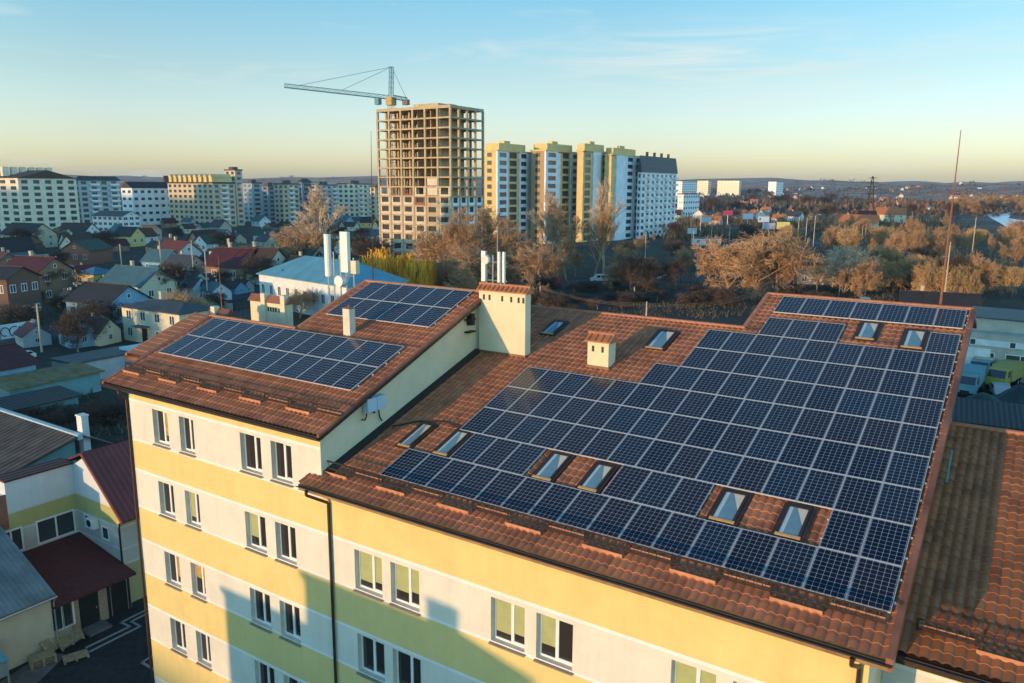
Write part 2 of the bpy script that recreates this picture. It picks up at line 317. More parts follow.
# ------------------------------------------------------------------ ground
def gh(x,y):
    """terrain height"""
    x=np.asarray(x,float); y=np.asarray(y,float)
    d=np.hypot(x-18,y+19)
    z=np.full(np.broadcast(x,y).shape,-15.0)
    def ss(a,b,t): t=np.clip((t-a)/(b-a),0,1); return t*t*(3-2*t)
    und=np.sin(x*.0021+1.3)*np.cos(y*.0017+.5)+.6*np.sin(x*.0043-y*.0031)+.3*np.sin(x*.009+y*.006+2)
    z=z+ss(1100,2400,d)*(12+und*9)*(y>0)
    z=z+ss(2300,5200,d)*(44+und*17)*(y>0)
    # unseen ridge added on the sun's side, profile shaped to shade the town
    prof=np.interp(x,[-900,-700,-560,-430,-330,-140,-110,200,400],[40,44,42,38,14,12,9.0,9.0,6])+15
    z=z+prof*np.exp(-((y+350)/60.)**2)*(y<-120)
    return z
def make_ground():
    xs=np.concatenate([-np.geomspace(7500,400,26),np.arange(-380,381,20),np.geomspace(400,7500,26)])
    ys=np.concatenate([np.arange(-700,0,20),np.arange(0,401,20),np.geomspace(430,8000,44)])
    X,Y=np.meshgrid(xs,ys); Z=gh(X,Y)
    v=np.stack([X,Y,Z],-1).reshape(-1,3).tolist(); nx=len(xs); f=[]
    for j in range(len(ys)-1):
        for i in range(nx-1): a=j*nx+i; f.append((a,a+1,a+nx+1,a+nx))
    m,nt,b=new_mat('town_ground'); N=nt.nodes.new; L=nt.links.new
    t=N('ShaderNodeTexCoord')
    n=N('ShaderNodeTexNoise'); n.inputs['Scale'].default_value=.035; n.inputs['Detail'].default_value=9; n.inputs['Roughness'].default_value=.7; L(t.outputs['Object'],n.inputs['Vector'])
    r=N('ShaderNodeValToRGB'); e=r.color_ramp.elements; e[0].position=.3; e[0].color=(.014,.018,.012,1); e[1].position=.72; e[1].color=(.075,.06,.032,1); k=e.new(.5); k.color=(.03,.031,.018,1)
    L(n.outputs[0],r.inputs[0])
    n2=N('ShaderNodeTexVoronoi'); n2.inputs['Scale'].default_value=.006; L(t.outputs['Object'],n2.inputs['Vector'])
    n4=N('ShaderNodeTexNoise'); n4.inputs['Scale'].default_value=.012; n4.inputs['Detail'].default_value=10; n4.inputs['Roughness'].default_value=.75; L(t.outputs['Object'],n4.inputs['Vector'])
    r2=N('ShaderNodeValToRGB'); e=r2.color_ramp.elements; e[0].position=.38; e[0].color=(.07,.06,.05,1); e[1].position=.66; e[1].color=(.60,.36,.22,1); k=e.new(.5); k.color=(.32,.15,.09,1); L(n4.outputs[0],r2.inputs[0])
    s=N('ShaderNodeSeparateXYZ'); L(t.outputs['Object'],s.inputs[0])
    mr=N('ShaderNodeMapRange'); mr.inputs[1].default_value=500; mr.inputs[2].default_value=1300; L(s.outputs[1],mr.inputs[0])
    mx=N('ShaderNodeMixRGB'); L(mr.outputs[0],mx.inputs[0]); L(r.outputs[0],mx.inputs[1]); L(r2.outputs[0],mx.inputs[2]); L(mx.outputs[0],b.inputs['Base Color'])
    b.inputs['Roughness'].default_value=.95
    me=bpy.data.meshes.new('ground'); me.from_pydata(v,[],f); me.materials.append(m); me.polygons.foreach_set('use_smooth',[True]*len(f))
    o=bpy.data.objects.new('ground',me); col.objects.link(o); tag(o,kind='structure')
make_ground()
M_asph=mat('asphalt',(.05,.055,.06),.85,var=.25,scale=.2,bump=.2,bscale=8)
M_pave=mat('dark_cobbles',(.022,.022,.022),.9,var=.5,scale=3.5,bump=.8,bscale=9)
M_kerb=mat('pale_kerb_stone',(.28,.28,.26),.85,var=.15)
M_path=mat('trodden_concrete_path',(.12,.115,.10),.9,var=.3,scale=1.5)
M_water=glass('river_water',(.30,.42,.46),.12,1.)
def ribbon(name,pts,wd,z,m,label=None):
    mb=MB(); P=[np.array(p[:2],float) for p in pts]; L=[];Rr=[]
    for i,p in enumerate(P):
        d=(P[min(i+1,len(P)-1)]-P[max(i-1,0)]); d/=np.linalg.norm(d); n=np.array([-d[1],d[0]])
        L.append(p+n*wd/2);Rr.append(p-n*wd/2)
    for i in range(len(P)-1):
        mb.quad((*Rr[i],z),(*Rr[i+1],z),(*L[i+1],z),(*L[i],z))
    o=mb.build(name,m); return tag(o,kind='structure')
ribbon('road',[(-230,20),(-120,42),(-128,75),(-150,140)],9,-14.99,M_asph)
ribbon('road',[(-330,-60),(-122,48),(-112,62),(-108,100),(-90,140),(-82,166),(-40,219),(40,330),(90,420)],11,-14.98,M_asph)
ribbon('road',[(-200,560),(-130,470),(-70,372),(-20,330),(60,300)],12,-14.975,M_asph)
ribbon('road',[(-210,110),(-140,150),(-100,190)],7,-14.97,M_asph)
# courtyard between the buildings
mb=MB(); mb.quad((-25,-14,-14.985),(-13,-14,-14.985),(-13,5,-14.985),(-25,5,-14.985)); tag(mb.build('courtyard_paving',M_pave),kind='structure')
def strip(pts,wd=.13,z=-14.975):
    mb=MB()
    for (ax,ay),(bx,by) in zip(pts[:-1],pts[1:]):
        a=atZ(ax,ay);b=atZ(bx,by); d=(b-a)[:2]; d/=np.linalg.norm(d); n=np.array([-d[1],d[0]])*wd/2; a=a[:2]-d*.05;b=b[:2]+d*.05
        mb.box(0,0,0,0,0,0) if 0 else mb.prism([(*(a-n),z-.03),(*(b-n),z-.03),(*(b+n),z-.03),(*(a+n),z-.03)],(0,0,.06))
    return tag(mb.build('kerb_line',M_kerb),kind='structure')
strip([(86.5,648),(130,627),(121,623),(149,609)]); strip([(90,652),(140.5,626.7),(131,622),(151,612)]); strip([(153,656),(142,663),(156,671)])
mb=MB()
P=[atZ(*q) for q in [(-10,690),(48,652),(66,656),(20,700)]]; mb.prism([(p[0],p[1],-14.98) for p in P],(0,0,.06)); tag(mb.build('path',M_path),kind='structure')
# distant woods: one uncountable mass over the plain and hills
def far_woods():
    rg=np.random.RandomState(77); mb=MB()
    for i in range(2600):
        d=900*(5.2**rg.rand()); px=rg.uniform(560,1090) if rg.rand()<.8 else rg.uniform(-60,560)
        q=atD(px,190,d); 
        if math.sin(q[0]*.006+q[1]*.003)+math.cos(q[1]*.0045-q[0]*.002)+rg.normal(0,.5)<-.1: continue
        g=float(gh(q[0],q[1])); m=0 if math.sin(q[0]*.004+1)+rg.normal(0,.6)>0 else 1; w0=rg.uniform(8,26); h0=rg.uniform(5,12)
        for k in range(9):
            x=q[0]+rg.normal(0,w0*.7); y=q[1]+rg.normal(0,w0*.7); z=g+rg.uniform(.0,.6)*h0; r=rg.uniform(1.5,4); a=rg.uniform(0,6.28)
            P=[(x+r*math.cos(a+t),y+r*math.sin(a+t),z-1) for t in(0,2.1,4.2)]; T=(x,y,z+h0*.5)
            for j in range(3): mb.tri(P[j],P[(j+1)%3],T,m)
    o=mb.build('far_woods',[mat('far_rust_wood',(.20,.10,.055),.95,var=.4,scale=.01),mat('far_dark_wood',(.06,.055,.045),.95,var=.4,scale=.01)]); tag(o,'rust and dark woods spread over the far plain and hills','woods',kind='stuff')
far_woods()
def undergrowth():
    rg=np.random.RandomState(5); mb=MB()
    zones=[((540,1060),(240,318),2600,1.),((10,120),(392,440),260,1.),((0,400),(235,330),700,1.),((640,1070),(205,240),2600,3.2)]
    for (xa,xb),(ya,yb),n,big in zones:
        for i in range(n):
            pxx,pyy=rg.uniform(xa,xb),rg.uniform(ya,yb); q=atZ(pxx,pyy); k=4
            if pxx>955 and pyy<238: continue
            if -26<q[0]<30 and q[1]<22: continue
            if math.sin(q[0]*.13+q[1]*.05)+rg.normal(0,.6)<-.2: continue
            for j in range(k):
                x=q[0]+rg.normal(0,1.6*big); y=q[1]+rg.normal(0,1.6*big); h=rg.uniform(.3,1.3)*(1. if big==1. else 4.2); a=rg.uniform(0,3.14); w0=.09*big**1.6; c_,s_=math.cos(a)*w0,math.sin(a)*w0; dx,dy=rg.normal(0,.4,2)
                m=int(rg.rand()>.55)
                mb.tri((x-c_,y-s_,-15.05),(x+c_,y+s_,-15.05),(x+dx,y+dy,-15+h),m); mb.tri((x-s_,y+c_,-15.05),(x+s_,y-c_,-15.05),(x-dx,y-dy,-15+h*.8),m)
    o=mb.build('undergrowth',[mat('dry_stems',(.20,.13,.07),.95,var=.4,scale=.1),mat('dark_stems',(.09,.08,.04),.95,var=.4,scale=.1)]); tag(o,'dry stems and scrub between the trees and gardens','undergrowth',kind='stuff')
undergrowth()
# river, far right
M_river_sheen=mat('river_sky_sheen',(.80,.86,.86),.3,var=.12,scale=.02)  # sky reflection painted into the water as a pale colour
def river():
    mb=MB()
    L=[atZ(985,211,-14.9),atZ(1010,209.5,-14.9),atZ(1040,207,-14.9),atZ(1075,206.5,-14.9)]
    for poly in ([(984,213),(1000,209.5),(1024,206.5),(1060,204),(1060,208.5),(1030,212),(1012,214.5),(1008,218),(1020,220),(1045,221),(1045,232),(1010,229),(1000,223),(990,217.5)],):
        P=[atZ(*q,-14.9) for q in poly]; mb.v+= [tuple(p) for p in P]; mb.f.append(tuple(range(len(P)))); mb.m.append(0)
    return tag(mb.build('river',M_river_sheen),kind='structure')
river()
# ------------------------------------------------------------------ main building
TM=math.tan(.304743)                      # main roof pitch
def zm(y): return y*TM-.1                  # tile surface of the main roof (panels stand 0.1 above)
TL=math.tan(R(20.704)); Y0L,Z0L=1.40,2.33
def zl(y): return Z0L+(y-Y0L)*TL-.1
def zr(y): return y*TM-2.12                 # lower roof on the right
BORG=(0,0,-15)
B=thing('apartment_building','long yellow and cream banded building in the foreground with terracotta roofs carrying the solar panels','building',BORG)
def P_(mb,name,m,parent=B,smooth=False,label=None):
    o=mb.build(name,m,parent,BORG if parent is not None else (0,0,0),smooth)
    if label:o['label']=label
    return o
def tile_sheet(x0,x1,y0,y1,zf,period,step=.35,amp=.060,lift=.024,holes=()):
    nx=int((x1-x0)/period*8)+1; xs=np.linspace(x0,x1,nx)
    ys=[];zo=[]
    n=int(math.ceil((y1-y0)/step))
    for k in range(n):
        a=y0+k*step; b=min(y1,a+step)
        ys+= [a,b]; zo+=[lift,0.]
    ys=np.array(ys);zo=np.array(zo)
    ph=(xs/period)%1.
    prof=amp*np.abs(np.sin(np.pi*ph))**.8
    X,Y=np.meshgrid(xs,ys); Z=zf(Y)+prof[None,:]+zo[:,None]
    v=np.stack([X,Y-np.where(zo>0,.0,.0)[:,None],Z],-1).reshape(-1,3)
    f=[]
    for j in range(len(ys)-1):
        yc=(ys[j]+ys[j+1])/2
        for i in range(nx-1):
            xc=(xs[i]+xs[i+1])/2
            if any(h[0]<xc<h[1] and h[2]<yc<h[3] for h in holes): continue
            a=j*nx+i; f.append((a,a+1,a+nx+1,a+nx))
    mb=MB(); mb.v=v.tolist(); mb.f=f; mb.m=[0]*len(f); return mb
def slab(x0,x1,y0,y1,zf,t0=.05,t1=.22,m=0,mb=None):
    mb=mb or MB()
    return mb.hexa([(x0,y0,zf(y0)-t1),(x1,y0,zf(y0)-t1),(x1,y1,zf(y1)-t1),(x0,y1,zf(y1)-t1),(x0,y0,zf(y0)-t0),(x1,y0,zf(y0)-t0),(x1,y1,zf(y1)-t0),(x0,y1,zf(y1)-t0)],m)
U=1.02; V=1.67*math.cos(.304743)
def sky_rect(u0,u1,v0,v1): return (u0*U,u1*U,v0*V,v1*V)
SKY=[sky_rect(-.62,-.07,1.05,2.0),sky_rect(1.0,1.6,1.07,2.0),sky_rect(5.12,5.8,1.06,1.96),sky_rect(6.8,7.44,1.06,1.92),sky_rect(11.,11.72,1.08,1.94),sky_rect(12.83,13.5,1.08,1.92),
     sky_rect(12.54,13.2,8.36,9.27),sky_rect(14.17,14.87,8.16,9.07),sky_rect(5.03,5.78,6.72,7.72),sky_rect(-.04,.57,6.8,7.6)]
# --- roofs
RX0,RX1,EY=-2.75,16.56,-1.28
holes=[(a+.06,b-.06,c+.06,d-.06) for a,b,c,d in SKY]
rm=tile_sheet(-2.2,RX1-.1,EY,13.35,zm,.24,holes=holes); r2=tile_sheet(8.45,RX1-.1,13.35,16.75,zm,.24)
e0=tile_sheet(RX0,-2.2,EY,-.72,zm,.24)
for q in (r2,e0):
    n=len(rm.v); rm.v+=q.v; rm.f+=[tuple(i+n for i in f) for f in q.f]; rm.m+=q.m
roof_main=P_(rm,'roof',M_tile,label='wide terracotta tiled main roof')
mb=MB()
# deck split round the roof windows is not needed below the sheet: rim boards and soffit only
for a,b_,c,d in ((RX0,RX1,EY,-.3),):
    slab(a,b_,c,d,zm,.05,.24,mb=mb)
slab(16.05,RX1,-.3,16.75,zm,.05,.24,mb=mb)
slab(8.5,16.05,16.2,16.75,zm,.05,.24,mb=mb)
P_(mb,'roof_edge',M_soffit,roof_main)
mb=MB()   # rear slopes
zb=lambda y:zm(13.35)-(y-13.35)*TM
mb.hexa([(-2.2,13.35,zm(13.35)-.2),(8.5,13.35,zm(13.35)-.2),(8.5,20,zb(20)-.2),(-2.2,20,zb(20)-.2),(-2.2,13.35,zm(13.35)),(8.5,13.35,zm(13.35)),(8.5,20,zb(20)),(-2.2,20,zb(20))])
mb.hexa([(8.45,16.75,zm(16.75)-.2),(RX1,16.75,zm(16.75)-.2),(RX1,20,zm(16.75)-1.2),(8.45,20,zm(16.75)-1.2),(8.45,16.75,zm(16.75)),(RX1,16.75,zm(16.75)),(RX1,20,zm(16.75)-1.),(8.45,20,zm(16.75)-1.)])
P_(mb,'rear_roof_slope',M_tile,roof_main)
mb=MB()
for i in range(44):
    x0=-2.1+i*.24
    if x0+.24<8.5: mb.tube((x0,13.36,zm(13.36)+.03),(x0+.25,13.36,zm(13.36)+.035),.10,.085,8)
P_(mb,'ridge_cap',M_ridge,roof_main); mb=MB()
for i in range(33):
    x0=8.42+i*.245
    if x0<16.35: mb.tube((x0,16.76,zm(16.76)+.03),(x0+.25,16.76,zm(16.76)+.035),.10,.085,8)
P_(mb,'ridge_cap',M_ridge,roof_main)
mb=MB()  # verge trims: right, and the step at x=8.45
for i in range(10):
    a=EY-.02+i*1.81; b=min(a+1.83,16.8)
    mb.hexa([(RX1-.13,a,zm(a)-.1),(RX1+.03,a,zm(a)-.26),(RX1+.03,b,zm(b)-.26),(RX1-.13,b,zm(b)-.1),(RX1-.13,a,zm(a)+.095+.012*(i%2)),(RX1+.03,a,zm(a)+.085+.012*(i%2)),(RX1+.03,b,zm(b)+.085+.012*(i%2)),(RX1-.13,b,zm(b)+.095+.012*(i%2))])
P_(mb,'verge_trim',M_trim,roof_main)
mb=MB()
for i in range(2):
    a=13.4+i*1.7;b=a+1.72
    mb.hexa([(8.33,a,zm(a)-.25),(8.5,a,zm(a)-.25),(8.5,b,zm(b)-.25),(8.33,b,zm(b)-.25),(8.33,a,zm(a)+.09),(8.5,a,zm(a)+.09),(8.5,b,zm(b)+.09),(8.33,b,zm(b)+.09)])
P_(mb,'verge_trim',M_ridge,roof_main)
# left roof
LX0,LX1=-15.55,-1.88
lm=tile_sheet(LX0+.1,LX1-.1,-1.0,4.75,zl,.24); l2=tile_sheet(-9.3,LX1-.1,4.75,9.35,zl,.24)
n=len(lm.v); lm.v+=l2.v; lm.f+=[tuple(i+n for i in f) for f in l2.f]; lm.m+=l2.m
roof_left=P_(lm,'roof',M_tile,label='higher left roof with a stepped ridge')
mb=MB(); slab(LX0,LX1,-1.0,4.78,zl,.05,.19,mb=mb); slab(-9.35,LX1,4.79,9.35,zl,.05,.19,mb=mb); P_(mb,'roof_edge',M_brown,roof_left)
mb=MB()
zlb=lambda y,y0:zl(y0)-(y-y0)*TL
for x0,x1,y0,y1 in ((LX0,-9.35,4.8,9.),( -9.35,LX1,9.36,13.6)):
    mb.hexa([(x0,y0,zl(y0)-.22),(x1,y0,zl(y0)-.22),(x1,y1,zlb(y1,y0)-.22),(x0,y1,zlb(y1,y0)-.22),(x0,y0,zl(y0)),(x1,y0,zl(y0)),(x1,y1,zlb(y1,y0)),(x0,y1,zlb(y1,y0))])
P_(mb,'rear_roof_slope',M_tile,roof_left)
mb=MB()
x=LX0
while x<-9.45: mb.tube((x,4.78,zl(4.78)+.02),(x+.25,4.78,zl(4.78)+.03),.10,.085,8); x+=.245
P_(mb,'ridge_cap',M_ridge,roof_left); mb=MB()
x=-9.4
while x<LX1-.1: mb.tube((x,9.36,zl(9.36)+.02),(x+.25,9.36,zl(9.36)+.03),.10,.085,8); x+=.245
P_(mb,'ridge_cap',M_ridge,roof_left)
def verge(x0,x1,ya,yb,zf,m,nseg):
    mb=MB(); L=(yb-ya)/nseg
    for i in range(nseg):
        a=ya+i*L;b=a+L+.02; k=.01*(i%2)
        mb.hexa([(x0,a,zf(a)-.1),(x1,a,zf(a)-.03),(x1,b,zf(b)-.03),(x0,b,zf(b)-.1),(x0,a,zf(a)+.08+k),(x1,a,zf(a)+.07+k),(x1,b,zf(b)+.07+k),(x0,b,zf(b)+.08+k)])
    return mb
P_(verge(LX1-.10,LX1+.02,-1.02,9.38,zl,None,6),'verge_trim',M_trim,roof_left)
P_(verge(-9.5,-9.32,4.9,9.38,zl,None,3),'verge_trim',M_ridge,roof_left)
P_(verge(LX0-.02,LX0+.14,-1.02,4.8,zl,None,4),'verge_trim',M_trim,roof_left)
# set-back bay roof beyond the left verge
s3=tile_sheet(-16.75,-15.6,.95,4.7,lambda y:zl(y)+.06,.24); bay=P_(s3,'roof',M_ridge,label='narrow set-back roof strip at the far left end')
mb=MB(); slab(-16.85,-15.58,.9,4.75,lambda y:zl(y)+.06,.05,.24,mb=mb); P_(mb,'roof_edge',M_trim,bay)
mb=MB(); slab(-16.82,-16.7,.9,4.76,lambda y:zl(y)+.06,-.08,.1,mb=mb); P_(mb,'verge_trim',M_ridge,bay)
# lower roof right
rr=tile_sheet(16.2,30,1.35,11.95,zr,.26,amp=.065,lift=.024); roof_low=P_(rr,'roof',M_tile2,label='lower ochre tiled roof on the right')
mb=MB(); slab(16.2,30,1.3,11.95,zr,.05,.25,mb=mb)
mb.hexa([(16.2,11.96,zr(11.95)-.2),(30,11.96,zr(11.95)-.2),(30,17,zr(11.95)-1.8),(16.2,17,zr(11.95)-1.8),(16.2,11.96,zr(11.95)-.02),(30,11.96,zr(11.95)-.02),(30,17,zr(11.95)-1.6),(16.2,17,zr(11.95)-1.6)])
P_(mb,'roof_edge',M_brown,roof_low)
mb=MB(); x=16.3
while x<29.8: mb.tube((x,11.96,zr(11.96)+.03),(x+.31,11.96,zr(11.96)+.04),.11,.095,8); x+=.3
P_(mb,'ridge_cap',M_ridge,roof_low)
# --- walls (a grid with real openings)
def wall_y(x0,x1,z0,z1,y,wins,depth,mats_idx=(0,1)):
    """wall facing -Y with window openings; z top may be a number"""
    xs=sorted({x0,x1,*[q for w in wins for q in (w[0],w[1])]}); zs=sorted({z0,z1,*[q for w in wins for q in (w[2],w[3])]})
    mb=MB()
    for i in range(len(xs)-1):
        for j in range(len(zs)-1):
            xc=(xs[i]+xs[i+1])/2; zc=(zs[j]+zs[j+1])/2
            if any(w[0]<xc<w[1] and w[2]<zc<w[3] for w in wins): continue
            mb.quad((xs[i],y,zs[j]),(xs[i+1],y,zs[j]),(xs[i+1],y,zs[j+1]),(xs[i],y,zs[j+1]),0)
    for a,b,c,d in wins:
        mb.quad((a,y,c),(a,y,d),(a,y+depth,d),(a,y+depth,c),1); mb.quad((b,y,c),(b,y+depth,c),(b,y+depth,d),(b,y,d),1)
        mb.quad((a,y,d),(b,y,d),(b,y+depth,d),(a,y+depth,d),1); mb.quad((a,y,c),(a,y+depth,c),(b,y+depth,c),(b,y,c),1)
    return mb
YF=-.67
rows=[.54,-2.7,-5.98,-9.2,-12.45]
LW=[];MW_=[]
for k,zt in enumerate(rows):
    for a,b in ((-12.44,-11.36),(-10.56,-9.6),(-6.66,-5.45),(-4.88,-3.75)): LW.append((a,b,zt-1.5,zt))
for k,zt in enumerate(rows[1:]):
    for a,b in ((-.7,.6),(1.0,2.27),(5.2,6.46),(6.88,8.14),(11.2,12.46),(12.9,14.16)): MW_.append((a,b,zt-1.5,zt))
wl=wall_y(-14.15,-2.2,-15,zl(YF)-.1,YF,LW,.24)
# side wall facing +x, following the roof slopes, and rear
n=len(wl.v)
wl.v+=[(-2.2,YF,-15),(-2.2,13,-15),(-2.2,13,zlb(13,9.36)-.2),(-2.2,9.36,zl(9.36)-.2),(-2.2,YF,zl(YF)-.2)]; wl.f.append((n,n+1,n+2,n+3,n+4)); wl.m.append(2)
n=len(wl.v)
wl.v+=[(-14.15,YF,-15),(-14.15,8.5,-15),(-14.15,8.5,zlb(8.5,4.78)-.25),(-14.15,4.78,zl(4.78)-.25),(-14.15,YF,zl(YF)-.25)]; wl.f.append((n+4,n+3,n+2,n+1,n)); wl.m.append(2)
wl.quad((-9.3,4.8,-15),(-9.3,13,-15),(-9.3,13,zlb(13,9.36)-.2),(-9.3,4.8,zl(4.8)-.25),2)
wl.quad((-9.3,4.8,zl(4.8)-.25),(-9.3,13,zlb(13,9.36)-.2),(-9.3,9.36,zl(9.36)-.25),(-9.3,9.3,zl(9.3)-.25),2)
wl.quad((-14.15,8.5,-15),(-2.2,8.5,-15),(-2.2,8.5,0),(-14.15,8.5,0),2)
wl.box(-16.4,-14.16,1.4,8.5,-15,zl(1.4)-.25,2)
P_(wl,'wall',[M_fac,M_reveal,M_side],label='taller left wing wall')
wm=wall_y(-2.2,16.05,-15,zm(YF)-.1,YF,MW_,.24)
n=len(wm.v)
wm.v+=[(16.05,YF,-15),(16.05,19.5,-15),(16.05,19.5,zm(16.75)-1.3),(16.05,16.75,zm(16.75)-.25),(16.05,YF,zm(YF)-.22)]; wm.f.append((n,n+1,n+2,n+3,n+4)); wm.m.append(2)
wm.quad((-2.2,19.5,-15),(16.05,19.5,-15),(16.05,19.5,2.),(-2.2,19.5,2.),2)
wm.quad((8.5,13.4,zm(13.4)-.6),(8.5,19.5,1.8),(8.5,16.75,zm(16.75)-.25),(8.5,16.6,zm(16.6)-.25),2)
P_(wm,'wall',[M_fac2,M_reveal,M_side],label='main wing wall')
ww=wall_y(16.06,30,-15,zr(2.1)-.1,2.1,[(18.2,19.5,-4.6,-3.1),(19.9,21.2,-4.6,-3.1)],.24)
P_(ww,'wall',[M_fac2,M_reveal,M_side],label='lower right wing wall')
# --- windows
rnd=random.Random(5)
def window(a,b,z0,z1,style,y=YF):
    yo=y+.22
    fr=MB(); t=.07
    fr.box(a,b,yo-.03,yo+.04,z0,z0+t);fr.box(a,b,yo-.03,yo+.04,z1-t,z1);fr.box(a,a+t,yo-.03,yo+.04,z0+t,z1-t);fr.box(b-t,b,yo-.03,yo+.04,z0+t,z1-t)
    mid=a+(b-a)*(.56 if style%2 else .5); fr.box(mid-.055,mid+.055,yo-.035,yo+.04,z0+t,z1-t)
    fr.box(mid+.06,b-t-.001,yo-.028,yo+.03,z0+t,z0+t+.05); fr.box(mid+.06,b-t-.001,yo-.028,yo+.03,z1-t-.05,z1-t)
    w=P_(fr,'window',M_white)
    g=MB(); g.box(a+t,mid-.055,yo,yo+.012,z0+t,z1-t); g.box(mid+.055,b-t,yo+.001,yo+.013,z0+t,z1-t); P_(g,'pane',M_glass,w)
    s=MB(); s.hexa([(a-.04,y-.10,z0-.10),(b+.04,y-.10,z0-.10),(b+.04,y+.2,z0-.04),(a-.04,y+.2,z0-.04),(a-.04,y-.10,z0-.06),(b+.04,y-.10,z0-.06),(b+.04,y+.2,z0+.0),(a-.04,y+.2,z0+.0)]); P_(s,'sill',M_sill,w)
    bl=MB(); m=M_blind
    hb={0:0,1:.85,2:.75,3:.5}[style//2%4]
    if hb:
        zb0=z1-t-(z1-z0-2*t)*hb
        if style in(2,4,7): bl.box(a+t,mid-.056,yo-.006,yo-.002,zb0,z1-t)
        if style in(3,5): bl.box(a+t,mid-.056,yo-.006,yo-.002,zb0,z1-t); bl.box(mid+.056,b-t,yo-.006,yo-.002,zb0+.1,z1-t)
        if style in(6,7): bl.box(mid+.056,b-t,yo-.006,yo-.002,z0+t+.3,z1-t); m=M_blind2
        if bl.f: P_(bl,'blind',m,w)
stL=[6,0,1,0, 0,2,4,0, 6,7,0,0, 0,0,0,1, 1,0,0,0]
for q,st in zip(LW,stL): window(*q,st)
stM=[3,5,3,4,5,3, 0,1,0,0,1,0]+[0]*12
for i,(q,st) in enumerate(zip(MW_,stM)): window(*q,st)
window(18.2,19.5,-4.6,-3.1,3,2.1); window(19.9,21.2,-4.6,-3.1,5,2.1)
# --- roof windows
def skylight(r,lab=None,dark=False):
    a,b,c,d=r; n=np.array([0,-math.sin(.304743),math.cos(.304743)])
    def q(x,y,h): return (x,y-n[1]*0+h*n[1],zm(y)+h*n[2])
    fr=MB(); h=.13
    def bar(x0,x1,y0,y1,h0,h1,m=0):
        fr.hexa([q(x0,y0,h0),q(x1,y0,h0),q(x1,y1,h0),q(x0,y1,h0),q(x0,y0,h1),q(x1,y0,h1),q(x1,y1,h1),q(x0,y1,h1)],m)
    bar(a,b,c,c+.09,-.3,h,1); bar(a,b,d-.09,d,-.3,h,0); bar(a,a+.08,c+.09,d-.09,-.3,h,0); bar(b-.08,b,c+.09,d-.09,-.3,h,0)  # sunlight on the lower bar painted as orange, other bars stay brown
    w=P_(fr,'roof_window',[M_brown,M_sunlit_bar])
    if lab:w['label']=lab
    li=MB()
    x0,x1,y0,y1=a+.08,b-.08,c+.09,d-.09
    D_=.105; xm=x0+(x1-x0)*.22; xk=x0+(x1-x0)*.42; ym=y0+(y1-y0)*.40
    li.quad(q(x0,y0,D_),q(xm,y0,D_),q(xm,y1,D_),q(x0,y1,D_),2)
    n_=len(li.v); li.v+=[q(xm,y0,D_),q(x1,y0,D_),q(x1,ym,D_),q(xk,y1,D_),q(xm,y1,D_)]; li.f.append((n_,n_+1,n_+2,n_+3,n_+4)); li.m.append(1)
    li.tri(q(x1,ym,D_),q(x1,y1,D_),q(xk,y1,D_),0)  # sunlit triangle of the lining, painted into the pane
    P_(li,'pane',[M_lining_sunlit,M_room,M_edge],w)
    f=MB()
    def fl(x0,x1,y0,y1): f.hexa([q(x0,y0,.0),q(x1,y0,.0),q(x1,y1,.0),q(x0,y1,.0),q(x0,y0,.105),q(x1,y0,.105),q(x1,y1,.105),q(x0,y1,.105)])
    fl(a-.09,a-.005,c-.05,d+.06); fl(b+.005,b+.11,c-.05,d+.06); fl(a-.005,b+.005,c-.06,c-.005); fl(a-.005,b+.005,d+.005,d+.1)
    P_(f,'flashing',M_brown,w)
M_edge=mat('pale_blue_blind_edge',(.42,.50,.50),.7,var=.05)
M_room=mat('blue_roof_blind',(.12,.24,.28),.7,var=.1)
for m_ in (M_lining_sunlit,M_room,M_edge):
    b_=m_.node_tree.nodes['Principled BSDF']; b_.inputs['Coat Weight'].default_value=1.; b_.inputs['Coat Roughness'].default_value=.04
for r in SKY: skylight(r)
# --- snow guards
def guard(x0,zf,ya,yb,k,end=False):
    """one 1.33 m length: post, two rails, pickets; board on the roof below"""
    def z(y,h): return zf(y)+h
    y=(ya if k%2==0 else yb)
    bm=MB(); bm.box(x0+.02,x0+1.29,y-.012,y+.012,z(y,.03),z(y,.15)); 
    for i in range(4): 
        xx=x0+.12+i*.34; bm.bar((xx,y-.02,z(y,.02)),(xx,y+.2,z(y+.2,.08)),.018)
    g=P_(bm,'snow_board',M_board)
    r=MB(); yr=(ya+yb)/2+.02
    r.bar((x0,yr,z(yr,0)),(x0,yr,z(yr,.42)),.045); r.bar((x0,yr,z(yr,.38)),(x0,yr+.35,z(yr+.35,.02)),.022)
    for h in (.14,.40): r.bar((x0,yr,z(yr,h)),(x0+1.335,yr,z(yr,h)),.045)
    for i in range(1,6): r.bar((x0+i*.222,yr,z(yr,.12)),(x0+i*.222,yr,z(yr,.41)),.015)
    P_(r,'snow_guard_rail',M_iron)
k=0;x=-2.35
while x<15.6: guard(x,zm,-.56,-.22,k); x+=1.33; k+=1
k=0;x=-15.3
while x<-3.0: guard(x,zl,-.17,.12,k); x+=1.345; k+=1
k=1;x=16.75
while x<28: guard(x,zr,1.98,2.3,k); x+=1.33; k+=1
mb=MB();zz=lambda h:zm(-.4)+h
mb.path([(-2.35,-.4,zz(.4)),(-2.95,-.4,zz(.4)),(-2.95,-.4,zz(.05)),(-2.35,-.4,zz(.05))],.02,4); mb.bar((-2.7,-.4,zz(.05)),(-2.7,-.4,zz(.4)),.02); P_(mb,'snow_guard_rail',M_iron)
